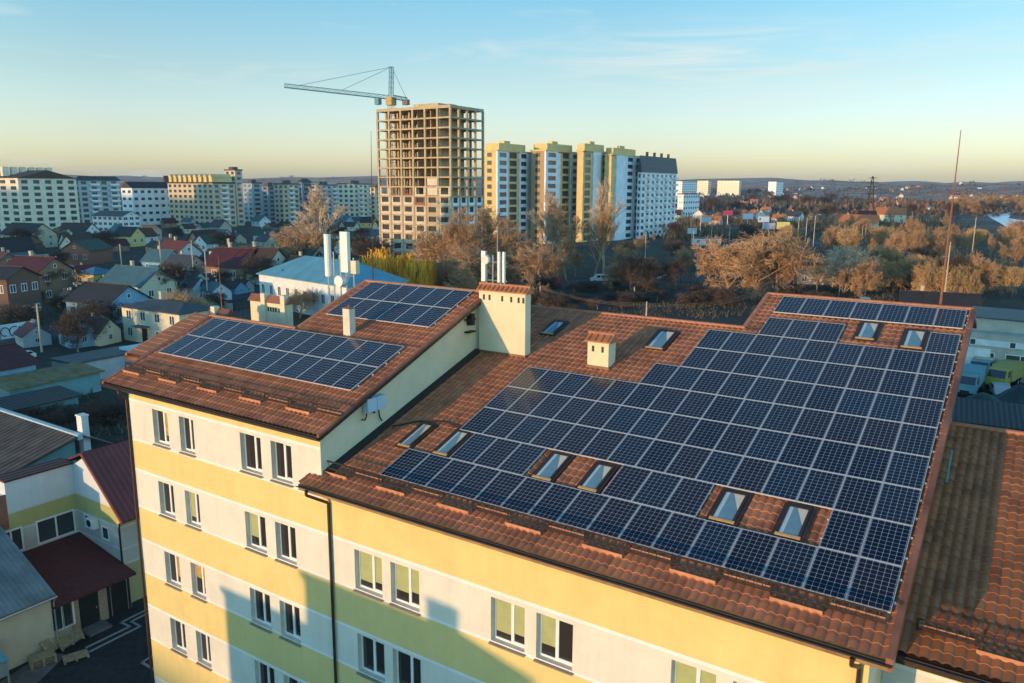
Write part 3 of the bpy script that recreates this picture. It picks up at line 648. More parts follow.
# --- gutters, pipes, eave trim
def gutter(x0,x1,y,z):
    mb=MB(); n=8
    for i in range(n):
        a=math.pi+math.pi*i/n; b=math.pi+math.pi*(i+1)/n; r=.06
        mb.quad((x0,y+r*math.cos(a),z+r*math.sin(a)),(x1,y+r*math.cos(a),z+r*math.sin(a)),(x1,y+r*math.cos(b),z+r*math.sin(b)),(x0,y+r*math.cos(b),z+r*math.sin(b)))
    mb.bar((x0,y-.06,z),(x1,y-.06,z),.016); mb.box(x0,x1,y+.06,y+.085,z-.09,z+.03)
    P_(mb,'gutter',M_iron)
gutter(RX0,RX1,EY-.06,zm(EY)-.05); gutter(LX0,LX1,-1.06,zl(-1.)-.05); gutter(16.5,30,1.24,zr(1.3)-.05)
def pipe(pts,r=.055): 
    mb=MB(); mb.path(pts,r,8); 
    P_(mb,'downpipe',M_brown)
zg=zm(EY)-.15
pipe([(-2.3,EY-.05,zg),(-2.3,EY-.05,zg-.18),(-1.82,YF-.09,zg-.55),(-1.82,YF-.09,-15)])
pipe([(15.75,EY-.05,zg),(15.75,EY-.05,zg-.18),(15.85,YF-.09,zg-.5),(15.85,YF-.09,-15)])
pipe([(-14.2,-1.06,zl(-1)-.15),(-14.2,-1.06,zl(-1)-.3),(-14.2,YF-.08,zl(-1)-.6),(-14.2,YF-.08,-15)])
mb=MB(); mb.tube((16.7,8.5,zr(8.5)+.1),(16.75,8.3,zr(8.3)+1.3),.04); P_(mb,'downpipe',MW['teal'])
# stepped soffit blocks under the main eave
mb=MB()
x=-1.9;k=0
while x<15.5:
    L=[.75,2.1,.5,3.0,.6,2.6][k%6]; 
    if k%2==0: mb.box(x,x+L,YF-.14,YF-.003,-1.02,-.72)
    x+=L+ (1.1 if k%2 else .02); k+=1
P_(mb,'eave_cornice',MW['cream'])
# wall-roof flashing along the left wing
mb=MB(); mb.hexa([(-2.18,-.6,zm(-.6)+.02),(-1.86,-.6,zm(-.6)+.02),(-1.86,8.7,zm(8.7)+.02),(-2.18,8.7,zm(8.7)+.02),(-2.18,-.6,zm(-.6)+.16),(-1.86,-.6,zm(-.6)+.08),(-1.86,8.7,zm(8.7)+.08),(-2.18,8.7,zm(8.7)+.16)]); P_(mb,'flashing',M_dark)
# --- chimneys (parts of the building)
def chimney(x0,x1,y0,y1,zb0,ztop,caph,holes,bodym,ridge_along='x',label=None):
    mb=MB(); mb.box(x0,x1,y0,y1,zb0,ztop); c=P_(mb,'chimney',bodym,label=label)
    h=MB(); 
    for hx in holes: h.box(hx-.055,hx+.055,y0-.004,y0+.02,ztop-.42,ztop-.18)
    if holes: P_(h,'vent_holes',M_dark,c)
    cp=MB(); o=.10; ym=(y0+y1)/2
    cp.prism([(x0-o,y0-o,ztop-.02),(x0-o,y0-o,ztop+.03),(x0-o,ym,ztop+caph),(x0-o,y1+o,ztop+.03),(x0-o,y1+o,ztop-.02)],(x1-x0+2*o,0,0))
    n=max(3,int((x1-x0)/.24))
    for i in range(n+1):
        xx=x0-o+(x1-x0+2*o)*(i+.5)/(n+1)
        cp.tube((xx,y0-o-.02,ztop+.045),(xx,ym,ztop+caph+.015),.045,n=6); cp.tube((xx,y1+o+.02,ztop+.045),(xx,ym,ztop+caph+.015),.045,n=6)
    cp.tube((x0-o-.02,ym,ztop+caph+.02),(x1+o+.02,ym,ztop+caph+.02),.07,n=8)
    P_(cp,'chimney_cap',M_ridge,c)
    st=MB(); st.box(x0-.05,x1+.05,y0-.05,y1+.05,zm(y0)-.1,zm(y0)+.14); P_(st,'base_flashing',M_trim,c)
    return c
chimney(-1.98,.44,8.72,9.15,1.,5.46,.24,[-1.72,-1.42,-.75,-.28,.12-.02,.34],M_side,label='tall broad chimney stack with six vent holes')
chimney(3.47,4.42,8.72,9.35,1.5,3.78,.28,[3.72,4.15],mat('cream_stack',(.66,.60,.38),.9,var=.06),label='small square chimney with tiled cap')
mb=MB(); mb.box(-6.42,-6.02,4.78,5.12,3.2,4.72); c=P_(mb,'chimney',mat('slim_stack',(.62,.58,.46),.85,var=.1),label='slim pale flue on the left roof'); mb=MB(); mb.box(-6.44,-6.0,4.76,5.14,4.72,4.76); mb.tube((-6.2,4.95,4.76),(-6.2,4.95,4.86),.06); P_(mb,'chimney_cap',M_trim,c)
# rear stacks rising behind the left ridge
def rear_stack(x0,x1,y0,y1,z1,cols_,holes):
    mb=MB(); mb.box(x0,x1,y0,y1,0.,z1-.45); 
    c=P_(mb,'chimney',M_side)
    e=MB()
    for a in cols_: e.box(a,a+.32,y0-.12,y0+.2,0.,z1-.0)
    P_(e,'buttress',MW['cream'],c)
    cp=MB(); ym=(y0+y1)/2; cp.prism([(x0-.1,y0-.12,z1-.47),(x0-.1,ym,z1-.1),(x0-.1,y1+.12,z1-.47)],(x1-x0+.2,0,0)); P_(cp,'chimney_cap',M_trim,c)
    h=MB()
    for hx in holes: h.box(hx-.06,hx+.06,y0-.005,y0+.02,z1-.95,z1-.72)
    P_(h,'vent_holes',M_dark,c)
rear_stack(-16.9,-14.0,8.2,8.6,4.3,[-15.9,-14.35],[-15.45,-15.25,-15.05,-14.85,-14.6])
rear_stack(-16.9,-15.5,5.6,6.0,3.85,[-16.6],[-16.1,-15.85])
# pipe stubs behind the high ridge
for px_ in (827,865):
    p=atY(px_,300,17.6); mb=MB(); z0=p[2]-.6; mb.tube((p[0],17.6,z0-.8),(p[0],17.6,p[2]+.02),.13,n=10); mb.tube((p[0],17.6,p[2]+.02),(p[0],17.6,p[2]+.12),.24,.2,10); c=P_(mb,'vent_pipe',MW['teal'])
# --- inverter box on the side wall, louvres near the chimney
X=thing('inverter_box','pale blue metal cabinet hung on the shaded side wall beneath the left roof edge','electrical box',(-2.2,1.9,1.70))
mb=MB(); mb.box(.04,.34,-.42,.52,-.12,.40); mb.box(.10,.35,-.46,-.421,-.14,.42); mb.build('cabinet',mat('pale_blue_enamel',(.42,.58,.64),.4,var=.06),X)
mb=MB(); mb.box(.341,.352,.03,.04,-.12,.40); mb.box(.0,.04,-.3,.4,-.05,.35); mb.build('bracket',M_gal,X)
mb=MB(); mb.path([(.15,-.35,-.12),(.15,-.36,-.3),(.15,-.45,-.42),(.15,-.6,-.36)],.028,6); mb.path([(.12,.3,-.12),(.12,.36,-.3),(.1,.4,-.5),(.08,.55,-.7)],.028,6); mb.tube((.15,.05,-.12),(.15,.05,-.26),.05); mb.build('cable',M_dark,X)
mb=MB(); X2=thing('wall_bracket','row of three dark metal brackets high on the side wall beside the tall chimney','bracket',(-2.2,8.2,4.2))
for i,(dz) in enumerate((.55,0,-.55)): mb.box(.0,.25,-.3,.25,dz-.03,dz+.03)
mb.box(.0,.28,-.12,.12,-.25,.25); mb.build('bracket_arm',M_dark,X2)
# cable lying over the roof edge
mb=MB(); mb.path([(-1.75,2.6,zm(2.6)+.08),(-.9,3.2,zm(3.2)+.1),(.2,3.5,zm(3.5)+.1),(1.05,3.35,zm(3.35)+.1)],.03,5)
tag(mb.build('power_cable',M_dark),'dark cable lying across the tiles from the side wall to the panels','cable')
# ------------------------------------------------------------------ solar panels
ORD=['first','second','third','fourth','fifth','sixth','seventh','eighth','ninth','tenth','eleventh','twelfth','thirteenth','fourteenth','fifteenth','sixteenth']
def panel_proto():
    r=thing('solar_panel','x','solar panel')
    mb=MB(); W_,H_=1.008,1.652; t=.015
    mb.box(0,W_,0,t,0,.04);mb.box(0,W_,H_-t,H_,0,.04);mb.box(0,t,t,H_-t,0,.04);mb.box(W_-t,W_,t,H_-t,0,.04); mb.build('frame',M_alu,r)
    g=MB(); g.box(t,W_-t,t,H_-t,.012,.034); g.build('cell_sheet',M_cell,r); return reg(r)
pp=panel_proto(); first=[True]
def put_panel(p,pitch,label,group):
    o=pp if first[0] else copy_tree(pp); first[0]=False
    o.location=p; o.rotation_euler=(pitch,0,0); o['label']=label; o['group']=group
TH=.304743; THL=R(20.704)
def mp(u,v): return (u*U,v*V-.0,v*V*TM)
rows_=[(0,[(0,16)]),(1,[(1.8,3),(7.66,3),(14,2)]),(2,[(1.08,15)]),(3,[(1.08,15)]),(4,[(1.08,15)]),(5,[(6,10)]),(6,[(7,9)]),(7,[(7,9)]),(8,[(9,3),(15,1)]),(9.33,[(9,7)])]
rown=['bottom row','second row from the eave','third row from the eave','fourth row from the eave','fifth row from the eave','sixth row from the eave','seventh row from the eave','eighth row from the eave','ninth row from the eave','topmost row at the ridge']
for ri,(v,segs) in enumerate(rows_):
    k=0
    for u0,n in segs:
        for i in range(n):
            uu=u0+i*((16-u0)/n if abs(u0+n-16)<.2 else 1.0)
            put_panel(mp(uu,v+.0),TH,f'{ORD[k]} solar panel from the left, {rown[ri]} of the right array','solar panels on the wide main roof'); k+=1
def lp(x,v): return (x,Y0L+v*1.67*math.cos(THL),Z0L+v*1.67*math.sin(THL))
for r_ in range(2):
    for i in range(12): put_panel(lp(-14.92+i*U,r_),THL,f'{ORD[i]} solar panel from the left, {["lower","upper"][r_]} row of the left roof long array','solar panels in the long array of the left roof')
for r_ in range(2):
    for i in range(6): put_panel(lp(-8.77+i*U,2.97+r_),THL,f'{ORD[i]} solar panel from the left, {["lower","upper"][r_]} row of the short ridge array','solar panels in the short array near the left ridge')
# mounting rails under the arrays (one per array)
def rails(segs,f,name,label):
    mb=MB()
    for (xa,xb,v) in segs:
        a=f(xa,v);b=f(xb,v); mb.box(a[0],b[0],a[1]-.02,a[1]+.02,a[2]-.07,a[2]-.005)
    tag(mb.build('mounting_rails',M_alu),label,'mounting rail')
seg=[]
for v,ss in rows_:
    for u0,n in ss:
        for dv in (.25,.75): seg.append((u0-.05,u0+n+.02 if u0+n<16 else 16.05,v+dv))
rails(seg,mp,'r','aluminium rails holding the big right solar array above the tiles')
rails([(-14.97,-2.62,v) for v in (.25,.75,1.25,1.75)],lp,'r','aluminium rails under the long array of the left roof')
rails([(-8.8,-2.6,v) for v in (3.22,3.72,4.22,4.72)],lp,'r','aluminium rails under the short array near the left ridge')
# ------------------------------------------------------------------ antennas and masts
A=thing('cellular_antenna','cluster of white panel antennas and a round dish on top of the tall chimney','antenna',(-1.25,9.0,5.75))
mb=MB()
for dx in (-.45,-.12,.3,.5): mb.tube((dx,-.1,-.1),(dx,-.1,1.25),.035)
for dz in (.15,.95): mb.bar((-.6,-.1,dz),(.62,-.1,dz),.04)
mb.tube((.05,0,-.2),(.05,0,2.3),.018); mb.build('frame',M_gal,A)
M_ant=mat('white_fibreglass',(.78,.76,.68),.4,var=.04)
for dx,y in ((-.52,-.22),(.50,-.16),(.28,-.2)):
    mb=MB(); wd=.10 if dx<0 else .05
    mb.box(dx-wd,dx+wd,y-.05,y+.06,.1,1.42); mb.build('antenna_panel',M_ant,A)
mb=MB(); mb.tube((-.38,-.34,1.05),(-.38,-.22,1.05),.2,.22,16); mb.build('dish',mat('pale_grey_dish',(.60,.60,.55),.5,var=.1),A)
A=thing('cellular_antenna','pair of tall white antenna columns with a round white drum behind the left roof','antenna',(-16.3,13.3,1.))
def L3(px,py,Y=13.3): p=atY(px,py,Y); return p-np.array([-16.3,13.3,1.])
for (xa,xb,ya,yb,m) in ((324.5,329.5,234,276,M_ant),(340,349.5,231.5,272,M_ant)):
    a=L3(xa,ya);b=L3(xb,ya);c=L3((xa+xb)/2,yb); mb=MB(); r=(b[0]-a[0])/2; cx=(a[0]+b[0])/2
    if xb-xa<7: mb.tube((cx,0,c[2]),(cx,0,a[2]),r,n=12)
    else: mb.box(cx-r*.8,cx+r*.7,-.12,.12,c[2],a[2])
    mb.build('antenna_panel',m,A)
mb=MB()
for px_,py0 in ((332,252),(338,240),(327,276),(345,272),(352,258)):
    p=L3(px_,py0); mb.tube((p[0],.1,p[2]),(p[0],.1,-1.),.04)
p=L3(331,276);q=L3(352,276); mb.bar((p[0],0.1,p[2]),(q[0],.1,q[2]),.05); mb.build('mast_frame',M_gal,A)
p=L3(341.5,281); mb=MB(); mb.tube((p[0],-.25,p[2]),(p[0],.1,p[2]),.33,.33,18); mb.build('drum',M_ant,A)
p=L3(355,265); mb=MB(); mb.box(p[0]-.2,p[0]+.2,-.15,.15,p[2]-.5,p[2]+.25); mb.build('cabinet',MW['cream'],A)
def mast(px0,py0,px1,py1,Y,m,label,r=.03,guys=False):
    a=atY(px0,py0,Y);b=atY(px1,py1,Y); o=thing('antenna_mast',label,'mast',b)
    mb=MB(); d=a-b; n=5
    for i in range(n): mb.tube(d*i/n,d*(i+1)/n,r*(1.2-.17*i),r*(1.2-.17*(i+1)))
    mb.build('mast_tube',m,o)
    mb=MB(); mb.tube(d*.3-np.array([.1,0,0]),d*.3+np.array([.1,0,0]),.02); mb.tube((0,0,-.05),(0,0,.05),.1); mb.build('clamp',M_gal,o)
M_rust=mat('rusty_steel',(.25,.10,.05),.7,var=.3)
mast(961,130,940,308,17.2,M_rust,'tall leaning thin mast rising behind the ridge at the right edge of the roof',.045)
mast(371,131,373,282,12.5,M_iron,'tall thin dark mast behind the left roof in front of the unfinished tower',.03)
mast(218,255,222,309,9.5,M_rust,'short thin red mast behind the far left end of the roof',.03)
# ------------------------------------------------------------------ generic buildings
def win_proto(name,w_,h_,two=True):
    f=MB(); t=.1
    f.box(-w_/2,w_/2,-.04,.0,-h_/2,-h_/2+t);f.box(-w_/2,w_/2,-.04,0,h_/2-t,h_/2);f.box(-w_/2,-w_/2+t,-.04,0,-h_/2+t,h_/2-t);f.box(w_/2-t,w_/2,-.04,0,-h_/2+t,h_/2-t)
    if two:f.box(-t/2,t/2,-.04,0,-h_/2+t,h_/2-t)
    f.box(-w_/2+t,w_/2-t,-.015,.01,-h_/2+t,h_/2-t,1)
    me=f.build(name,[M_white,M_glass_far]); d=me.data; bpy.data.objects.remove(me); return d
WD={'win':win_proto('window',1.3,1.5),'small':win_proto('window',.8,.9,False),'wide':win_proto('window',2.3,1.5),'tall':win_proto('window',1.2,2.0),'big':win_proto('window',3.4,1.9)}
def dark_win(name,w_,h_,m=None):
    f=MB(); f.box(-w_/2,w_/2,-.03,.02,-h_/2,h_/2); me=f.build(name,m or M_glass_far); d=me.data; bpy.data.objects.remove(me); return d
WD['dark']=dark_win('window',1.4,1.5); WD['darkw']=dark_win('window',2.6,1.9); WD['darkt']=dark_win('window',1.,1.9)
def put_win(root,kind,x,y,z,rz,name='window'):
    o=bpy.data.objects.new(name,WD[kind]); col.objects.link(o); o.parent=root; o.location=(x,y,z); o.rotation_euler=(0,0,rz); return o
def door(root,x,y,z0,rz,m,w_=1.,h_=2.05):
    f=MB(); f.box(-w_/2,w_/2,-.05,0.01,0,h_); o=f.build('door',m,root); o.location=(x,y,z0); o.rotation_euler=(0,0,rz)
    h=MB(); h.box(w_/2-.15,w_/2-.1,-.09,-.05,1.,1.12); q=h.build('handle',M_gal,o)
HS=1.
def house(px,py,w_,d_,h_,rh,rot,wall,roof,label,cat='house',name='house',kind='gable',wins=(3,2),floors=1,chim=1,group=None,pos=None,wk='win',anchor='front'):
    """local frame: ridge along x, front faces -y; px,py = picture point of the foot of its nearest corner region"""
    w_*=HS; d_*=HS; h_*=(1+HS)/2; rh*=HS
    p=pos if pos is not None else atZ(px,py)
    z0=float(gh(p[0],p[1])) if pos is None else p[2]
    o=thing(name,label,cat,(p[0],p[1],z0),R(rot),group)
    mb=MB(); x0,x1,y0,y1=-w_/2,w_/2,-d_/2,d_/2
    mb.box(x0,x1,y0,y1,-.5,h_)
    if kind=='gable': mb.prism([(x0,y0,h_),(x0,y1,h_),(x0,0,h_+rh)],(w_,0,0))
    mb.build('wall',wall,o)
    r=MB(); ov=.45; t=.16
    if kind=='gable':
        s=rh/(d_/2)
        for sg in(-1,1):
            ye=sg*(d_/2+ov); ze=h_-s*ov
            P=[(x0-ov,ye,ze+.02),(x1+ov,ye,ze+.02),(x1+ov,0,h_+rh+.02),(x0-ov,0,h_+rh+.02)]
            r.hexa([*P,*[(a,b,c+t) for a,b,c in P]] if sg<0 else [P[1],P[0],P[3],P[2],*[(a,b,c+t) for a,b,c in (P[1],P[0],P[3],P[2])]])
        r.box(x0-ov,x1+ov,-.12,.12,h_+rh+t-.02,h_+rh+t+.09)
    elif kind=='hip':
        k=min(w_,d_)/2; E=[(x0-ov,y0-ov,h_),(x1+ov,y0-ov,h_),(x1+ov,y1+ov,h_),(x0-ov,y1+ov,h_)]
        if w_>=d_: a,b=(x0+k,0,h_+rh),(x1-k,0,h_+rh); F=[(E[0],E[1],b,a),(E[1],E[2],b),(E[2],E[3],a,b),(E[3],E[0],a)]
        else: a,b=(0,y0+k,h_+rh),(0,y1-k,h_+rh); F=[(E[0],E[1],a),(E[1],E[2],b,a),(E[2],E[3],b),(E[3],E[0],a,b)]
        for f in F: (r.quad if len(f)==4 else r.tri)(*f)
        r.box(x0-ov,x1+ov,y0-ov,y1+ov,h_-.16,h_-.002)
    elif kind=='shed':
        r.hexa([(x0-ov,y0-ov,h_+.01),(x1+ov,y0-ov,h_+.01),(x1+ov,y1+ov,h_+rh),(x0-ov,y1+ov,h_+rh),(x0-ov,y0-ov,h_+.14),(x1+ov,y0-ov,h_+.14),(x1+ov,y1+ov,h_+rh+.13),(x0-ov,y1+ov,h_+rh+.13)])
    else:
        r.box(x0-.15,x1+.15,y0-.15,y1+.15,h_+.001,h_+rh)
    rf=r.build('roof',roof,o)
    for c in range(chim):
        m=MB(); cx=(-.22+.5*c)*w_; cy=d_*.12; m.box(cx-.3,cx+.3,cy-.3,cy+.3,h_,h_+rh+1.1); m.box(cx-.36,cx+.36,cy-.36,cy+.36,h_+rh+1.1,h_+rh+1.22); m.build('chimney',MW['beige'] if c%2==0 else M_redb,rf)
    fh=h_/floors
    for f in range(floors):
        zc=fh*f+fh*.55
        nf,ns=wins
        for i in range(nf): put_win(o,wk,x0+w_*(i+.5)/nf,y0-.003,zc,0)
        for i in range(ns):
            yy=y0+d_*(i+.5)/ns; put_win(o,wk,x1+.003,yy,zc,R(90)); 
            if ns: put_win(o,wk,x0-.003,yy,zc,R(-90)) if f==0 and False else None
    if kind=='gable' and rh>2: put_win(o,'small',x1+.003,0,h_+rh*.35,R(90)); put_win(o,'small',x0-.003,0,h_+rh*.35,R(-90))
    return o
# --- named houses on the left, from the camera outwards
HS=.82
house(118,237,26,12,11.5,2.6,8,MW['white'],MR['grey'],'four storey pale grey office block with a low roof standing among the houses','office block','office_building',wins=(6,3),floors=4,chim=0,kind='gable',wk='wide')
house(80,244,17,11,6,4.2,20,MW['white'],MR['brown'],'white two storey house with a sunlit gable and dark brown roof','house',wins=(4,2),floors=2,chim=1)
house(30,247,22,14,6,5.,10,MW['beige'],MR['dark'],'broad house with a very dark roof and white gable at the far left',wins=(4,2),floors=2,chim=1)
house(130,246,12,9,5,4,12,MW['yellow'],MR['dark'],'small yellow gabled house with a dark roof beside the orange one',wins=(2,2),chim=0)
house(150,241,10,8,5.5,2.6,12,MW['pink'],MR['orange'],'orange toned little house catching the last sun',wins=(2,2),chim=1)
house(88,263,15,12,5,3.6,-62,M_redb,MR['green'],'brick house with a wide green roof',wins=(2,3),chim=0)
house(40,300,13,10.5,7.5,3.2,15,MW['brown'],MR['maroon'],'brown two storey house with a maroon roof and a balcony',wins=(3,2),floors=2,chim=1)
o=thing('balcony','open timber balcony frame on the front of the brown maroon roofed house','balcony',(0,0,0)); p=atZ(27,303); o.location=(p[0],p[1],-15); o.rotation_euler=(0,0,R(15))
mb=MB(); 
for a in (-2.5,0,2.5):
    for b in (0,1.6): mb.box(a-.1,a+.1,b-.1,b+.1,0,6.6)
mb.build('post',MW['beige'],o); mb=MB(); mb.box(-2.7,2.7,-.1,1.8,2.9,3.05); mb.box(-2.7,2.7,-.12,-.04,3.06,3.9); mb.box(2.62,2.7,-.04,1.8,3.06,3.9); mb.build('deck',MW['white'],o)
house(97,287,8,8,4,1.8,10,MW['ochre'],MR['blue'],'small ochre house with a bright blue hipped roof',kind='hip',wins=(2,1),chim=0)
house(72,279,9,5,2.8,1.,10,MW['blue'],MR['blue'],'low blue roofed outbuilding behind the maroon roofed house',kind='shed',wins=(2,1),chim=0,cat='shed',name='shed')
house(140,300,17,11,4.4,4.,5,MW['cream'],MR['teal'],'cream bungalow with a big teal metal roof and a round attic opening',wins=(3,2),chim=1)
house(110,319,14,11,4.2,3.4,8,MW['blue'],MR['dark'],'pale blue house with a dark roof above the white yard wall',wins=(3,2),chim=0)
house(8,320,11,9,9,2.2,20,M_brickd,MR['dark'],'dark brick two storey house cut by the left edge of view',wins=(3,3),floors=2,chim=0)
oc=house(0,0,18,9,6.2,1.2,2,MW['cream'],MR['slate'],'cream two storey house with blue window frames behind the left roof corner',kind='hip',wins=(4,2),floors=2,chim=1,pos=(-97.5,55.5,-15),wk='win')
mb=MB(); mb.box(-3.2,-.2,-5.1,-3.72,2.75,2.95); mb.build('porch_roof',MR['teal'],oc); door(oc,-1.7,-3.7,0,0,M_dark,1.3,2.4)
house(240,273,17,12,7.6,2.2,38,MW['white'],MR['green'],'white two storey house with narrow dark windows and a dark hipped roof',kind='hip',wins=(4,3),floors=2,chim=1,wk='darkt')
house(219,246,13,9,4,4,5,MW['white'],MR['teal'],'white house with a steep teal roof',wins=(2,2),chim=0)
house(207,252,8,8,4,3.5,-80,MW['white'],MR['green'],'small white gabled house with a green roof left of the white villa',wins=(2,2),chim=0)
HS=1.
# long teal roofed building
tb=house(0,0,32,14,6.8,3.8,-10,MW['white'],mat('teal_sheet_metal',(.12,.33,.40),.45,metal=.15,var=.18,scale=.4),'long white building with a teal hipped metal roof behind the antennas','building','public_building',kind='hip',wins=(10,3),floors=1,chim=0,pos=(-101,94,-15),wk='tall')
mb=MB()
for cx in (-9.,6.5): mb.prism([(cx-.9,-5.6,7.1),(cx+.9,-5.6,7.1),(cx,-5.6,8.)],(0,2.4,0))
mb.build('dormer',MR['slate'],tb)
mb=MB(); mb.box(-2.6,-2.,0.6,1.2,9.,11.4); mb.box(1.2,1.8,1.5,2.1,9.,11.2); mb.build('chimney',MW['white'],tb)
# --- yard wall with painted marks, sheds and garages by the road
def fence(pts,h,m,name,label,cat='wall',posts=None,th=.18,z=-15):
    o=thing(name,label,cat,(*pts[0][:2],z)); mb=MB(); mp_=MB(); org=np.array([*pts[0][:2],z])
    for a,b in zip(pts[:-1],pts[1:]):
        a=np.array([*a[:2],z])-org;b=np.array([*b[:2],z])-org; d=(b-a); L=np.linalg.norm(d); d/=L; n=np.array([-d[1],d[0],0])*th/2
        mb.hexa([a-n,b-n,b+n,a+n,a-n+[0,0,h],b-n+[0,0,h],b+n+[0,0,h],a+n+[0,0,h]])
        if posts:
            k=int(L/posts)
            for i in range(k+1):
                q=a+d*L*i/max(k,1); mp_.box(q[0]-.14,q[0]+.14,q[1]-.14,q[1]+.14,0,h+.15)
    mb.build('wall_panel' if cat=='wall' else 'fence_panel',m,o)
    if posts: mp_.build('post',M_gal,o)
    return o
wpt=[atZ(0,340),atZ(37,334)]
fw=fence(wpt,2.4,MW['white'],'yard_wall','white rendered yard wall with black painted swirls at the left edge','wall',4)
wv=wpt[1]-wpt[0]; wl_=np.linalg.norm(wv[:2]); wdx=wv/wl_; nrm=np.array([wdx[1],-wdx[0],0])
if np.dot(nrm,CAM-wpt[0])<0: nrm=-nrm
mb=MB()
def swirl(cx,cz,r,a0,a1,wd=.16):
    pr=None
    for i in range(13):
        a=a0+(a1-a0)*i/12; q=wdx*(cx+r*math.cos(a))+np.array([0,0,cz+r*math.sin(a)])+nrm*.11
        if pr is not None: mb.tube(pr,q,wd*.5,n=4)
        pr=q
for cx,cz,r,a0,a1 in ((.9,1.2,.7,0,5),(2.4,1.1,.8,1,4.5),(3.6,1.3,.5,2,7),(5.2,1.2,.9,-1.2,1.4),(6.4,1.2,.9,.3,3.2)): swirl(cx,cz,r,a0,a1)
mb.build('painted_swirls',M_dark,fw)
fence([atZ(78,330),atZ(92,326),atZ(112,321)],2.,MW['blue'],'yard_wall','pale blue yard wall beyond the road near the bare tree','wall')
fence([atZ(186,300),atZ(232,312)],1.6,MW['beige'],'board_fence','weathered beige board fence below the teal roofed bungalow','fence',3)
fence([atZ(100,281),atZ(148,284)],1.5,M_gal,'board_fence','thin grey fence along the lane behind the small blue roofed house','fence',4)
def shed(px,py,w_,d_,h_,rh,rot,wall,roof,label,kind='shed'): return house(px,py,w_,d_,h_,rh,rot,wall,roof,label,'shed','shed',kind,(0,0),1,0)
def shedp(pos,w_,d_,h_,rh,rot,wall,roof,label,kind='shed'): return house(0,0,w_,d_,h_,rh,rot,wall,roof,label,'shed','shed',kind,(0,0),1,0,pos=pos)
shedp((-86,22.5,-15),8,9,3.6,1.8,95,MW['blue'],MR['maroon'],'pale blue shed with a dark maroon roof at the left edge','gable')
shedp((-77.8,26,-15),10.5,4.5,2.4,.5,92,MW['teal'],mat('mossy_felt',(.18,.14,.06),.9,var=.4,scale=.8),'long low garage row with a mossy tan roof')
shedp((-84,36,-15),10,5,2.6,.3,92,MW['grey'],MR['grey'],'flat grey roofed garage row below the road','flat')
shedp((-82,41.5,-15),5,4,3.0,.3,92,MW['white'],mat('pale_sheet',(.45,.60,.62),.5),'small shed with a pale blue flat roof beside the garage row','flat')
shedp((-70,20,-15),9,4,2.,.4,92,MW['teal'],MR['dark'],'dark roofed lean-to shed in front of the garages')
# --- corrugated roofed house, foreground left
ch=thing('old_house','old house with a dark corrugated roof and pale blue ridge board','house',(-46,4.5,-15))
mb=MB(); mb.box(-16,7.6,-4.5,4.4,0,4.2); mb.prism([(-16,-4.5,4.2),(-16,4.4,4.2),(-16,4.4,6.8)],(23.6,0,0)); mb.build('wall',MW['teal'],ch)
mb=MB(); mb.hexa([(-16.5,-5.6,3.9),(8,-5.6,3.9),(8,4.5,6.9),(-16.5,4.5,6.9),(-16.5,-5.6,4.05),(8,-5.6,4.05),(8,4.5,7.05),(-16.5,4.5,7.05)]); rf=mb.build('roof',corrugated('old_asbestos',(.11,.09,.07),.55,'X',.85,.9,c2=(.04,.035,.03)),ch)
mb=MB(); mb.box(-16.6,8.05,4.45,4.8,6.75,7.15); mb.build('ridge_board',mat('pale_blue_board',(.42,.56,.60),.6),rf)
mb=MB(); p=atZ(76,432,-8.6); mb.box(7.0,7.7,5.0,5.5,3.,8.3); mb.box(6.95,7.75,4.95,5.55,8.3,8.4); mb.build('chimney',MW['white'],ch)
mb=MB(); mb.hexa([(-16.5,4.9,6.9),(8,4.9,6.9),(8,9.5,4.2),(-16.5,9.5,4.2),(-16.5,4.9,7.0),(8,4.9,7.0),(8,9.5,4.3),(-16.5,9.5,4.3)]); mb.build('rear_roof_slope',MR['dark'],rf)
put_win(ch,'dark',7.62,-1.5,3.,R(90)); put_win(ch,'dark',7.62,.6,3.,R(90))
# --- white and yellow L-shaped building by the courtyard
OX,OY=-29.9,4.4
FEL=[4.55,5.15,7.0]
M_L=banded('courtyard_plaster',[2.6,3.55,4.95,6.1],[(.45,.42,.2),(.50,.47,.40),(.50,.47,.40),(.46,.42,.16),(.62,.64,.62)],(.6,.6,.55))
Lb=thing('annex_building','white and yellow two storey annex with a maroon roof in the courtyard corner','building',(OX,OY,-15))
mb=MB(); mb.box(-1.2,0,-3.9,.01,-.2,8.0); mb.box(-1.2,-.01,-9.5,-3.9,-.2,7.2)       # west wing, wall faces +x
yy=0.
mb.prism([(0.01,yy,-.2),(4.75,yy,-.2),(4.75,yy,5.75),(1.55,yy,8.75),(0.01,yy,7.9)],(0,16,0))
mb.build('wall',M_L,Lb)
rr_=MB(); rr_.hexa([(1.3,-.15,8.85),(5.15,-.15,5.33),(5.15,16.2,5.33),(1.3,16.2,8.85),(1.45,-.15,9.02),(5.3,-.15,5.48),(5.3,16.2,5.48),(1.45,16.2,9.02)]); 
rf=rr_.build('roof',corrugated('maroon_metal_tile',(.20,.045,.04),.35,'Y',.5,.8),Lb)
mb=MB(); mb.box(-1.3,.12,-3.95,.0,8.01,8.13); mb.build('parapet_cap',MR['maroon'],rf)
mb=MB(); mb.box(.002,.05,-9.5,-3.92,5.2,7.3); mb.build('brick_panel',M_redb,Lb)
mb=MB(); mb.hexa([(-2.5,.1,7.3),(1.29,.1,8.85),(1.29,16.2,8.85),(-2.5,16.2,7.3),(-2.5,.1,7.45),(1.29,.1,9.0),(1.29,16.2,9.),(-2.5,16.2,7.45)]); mb.build('rear_roof_slope',MR['maroon'],rf)
for yy_ in (-1.15,-2.6+.25): pass
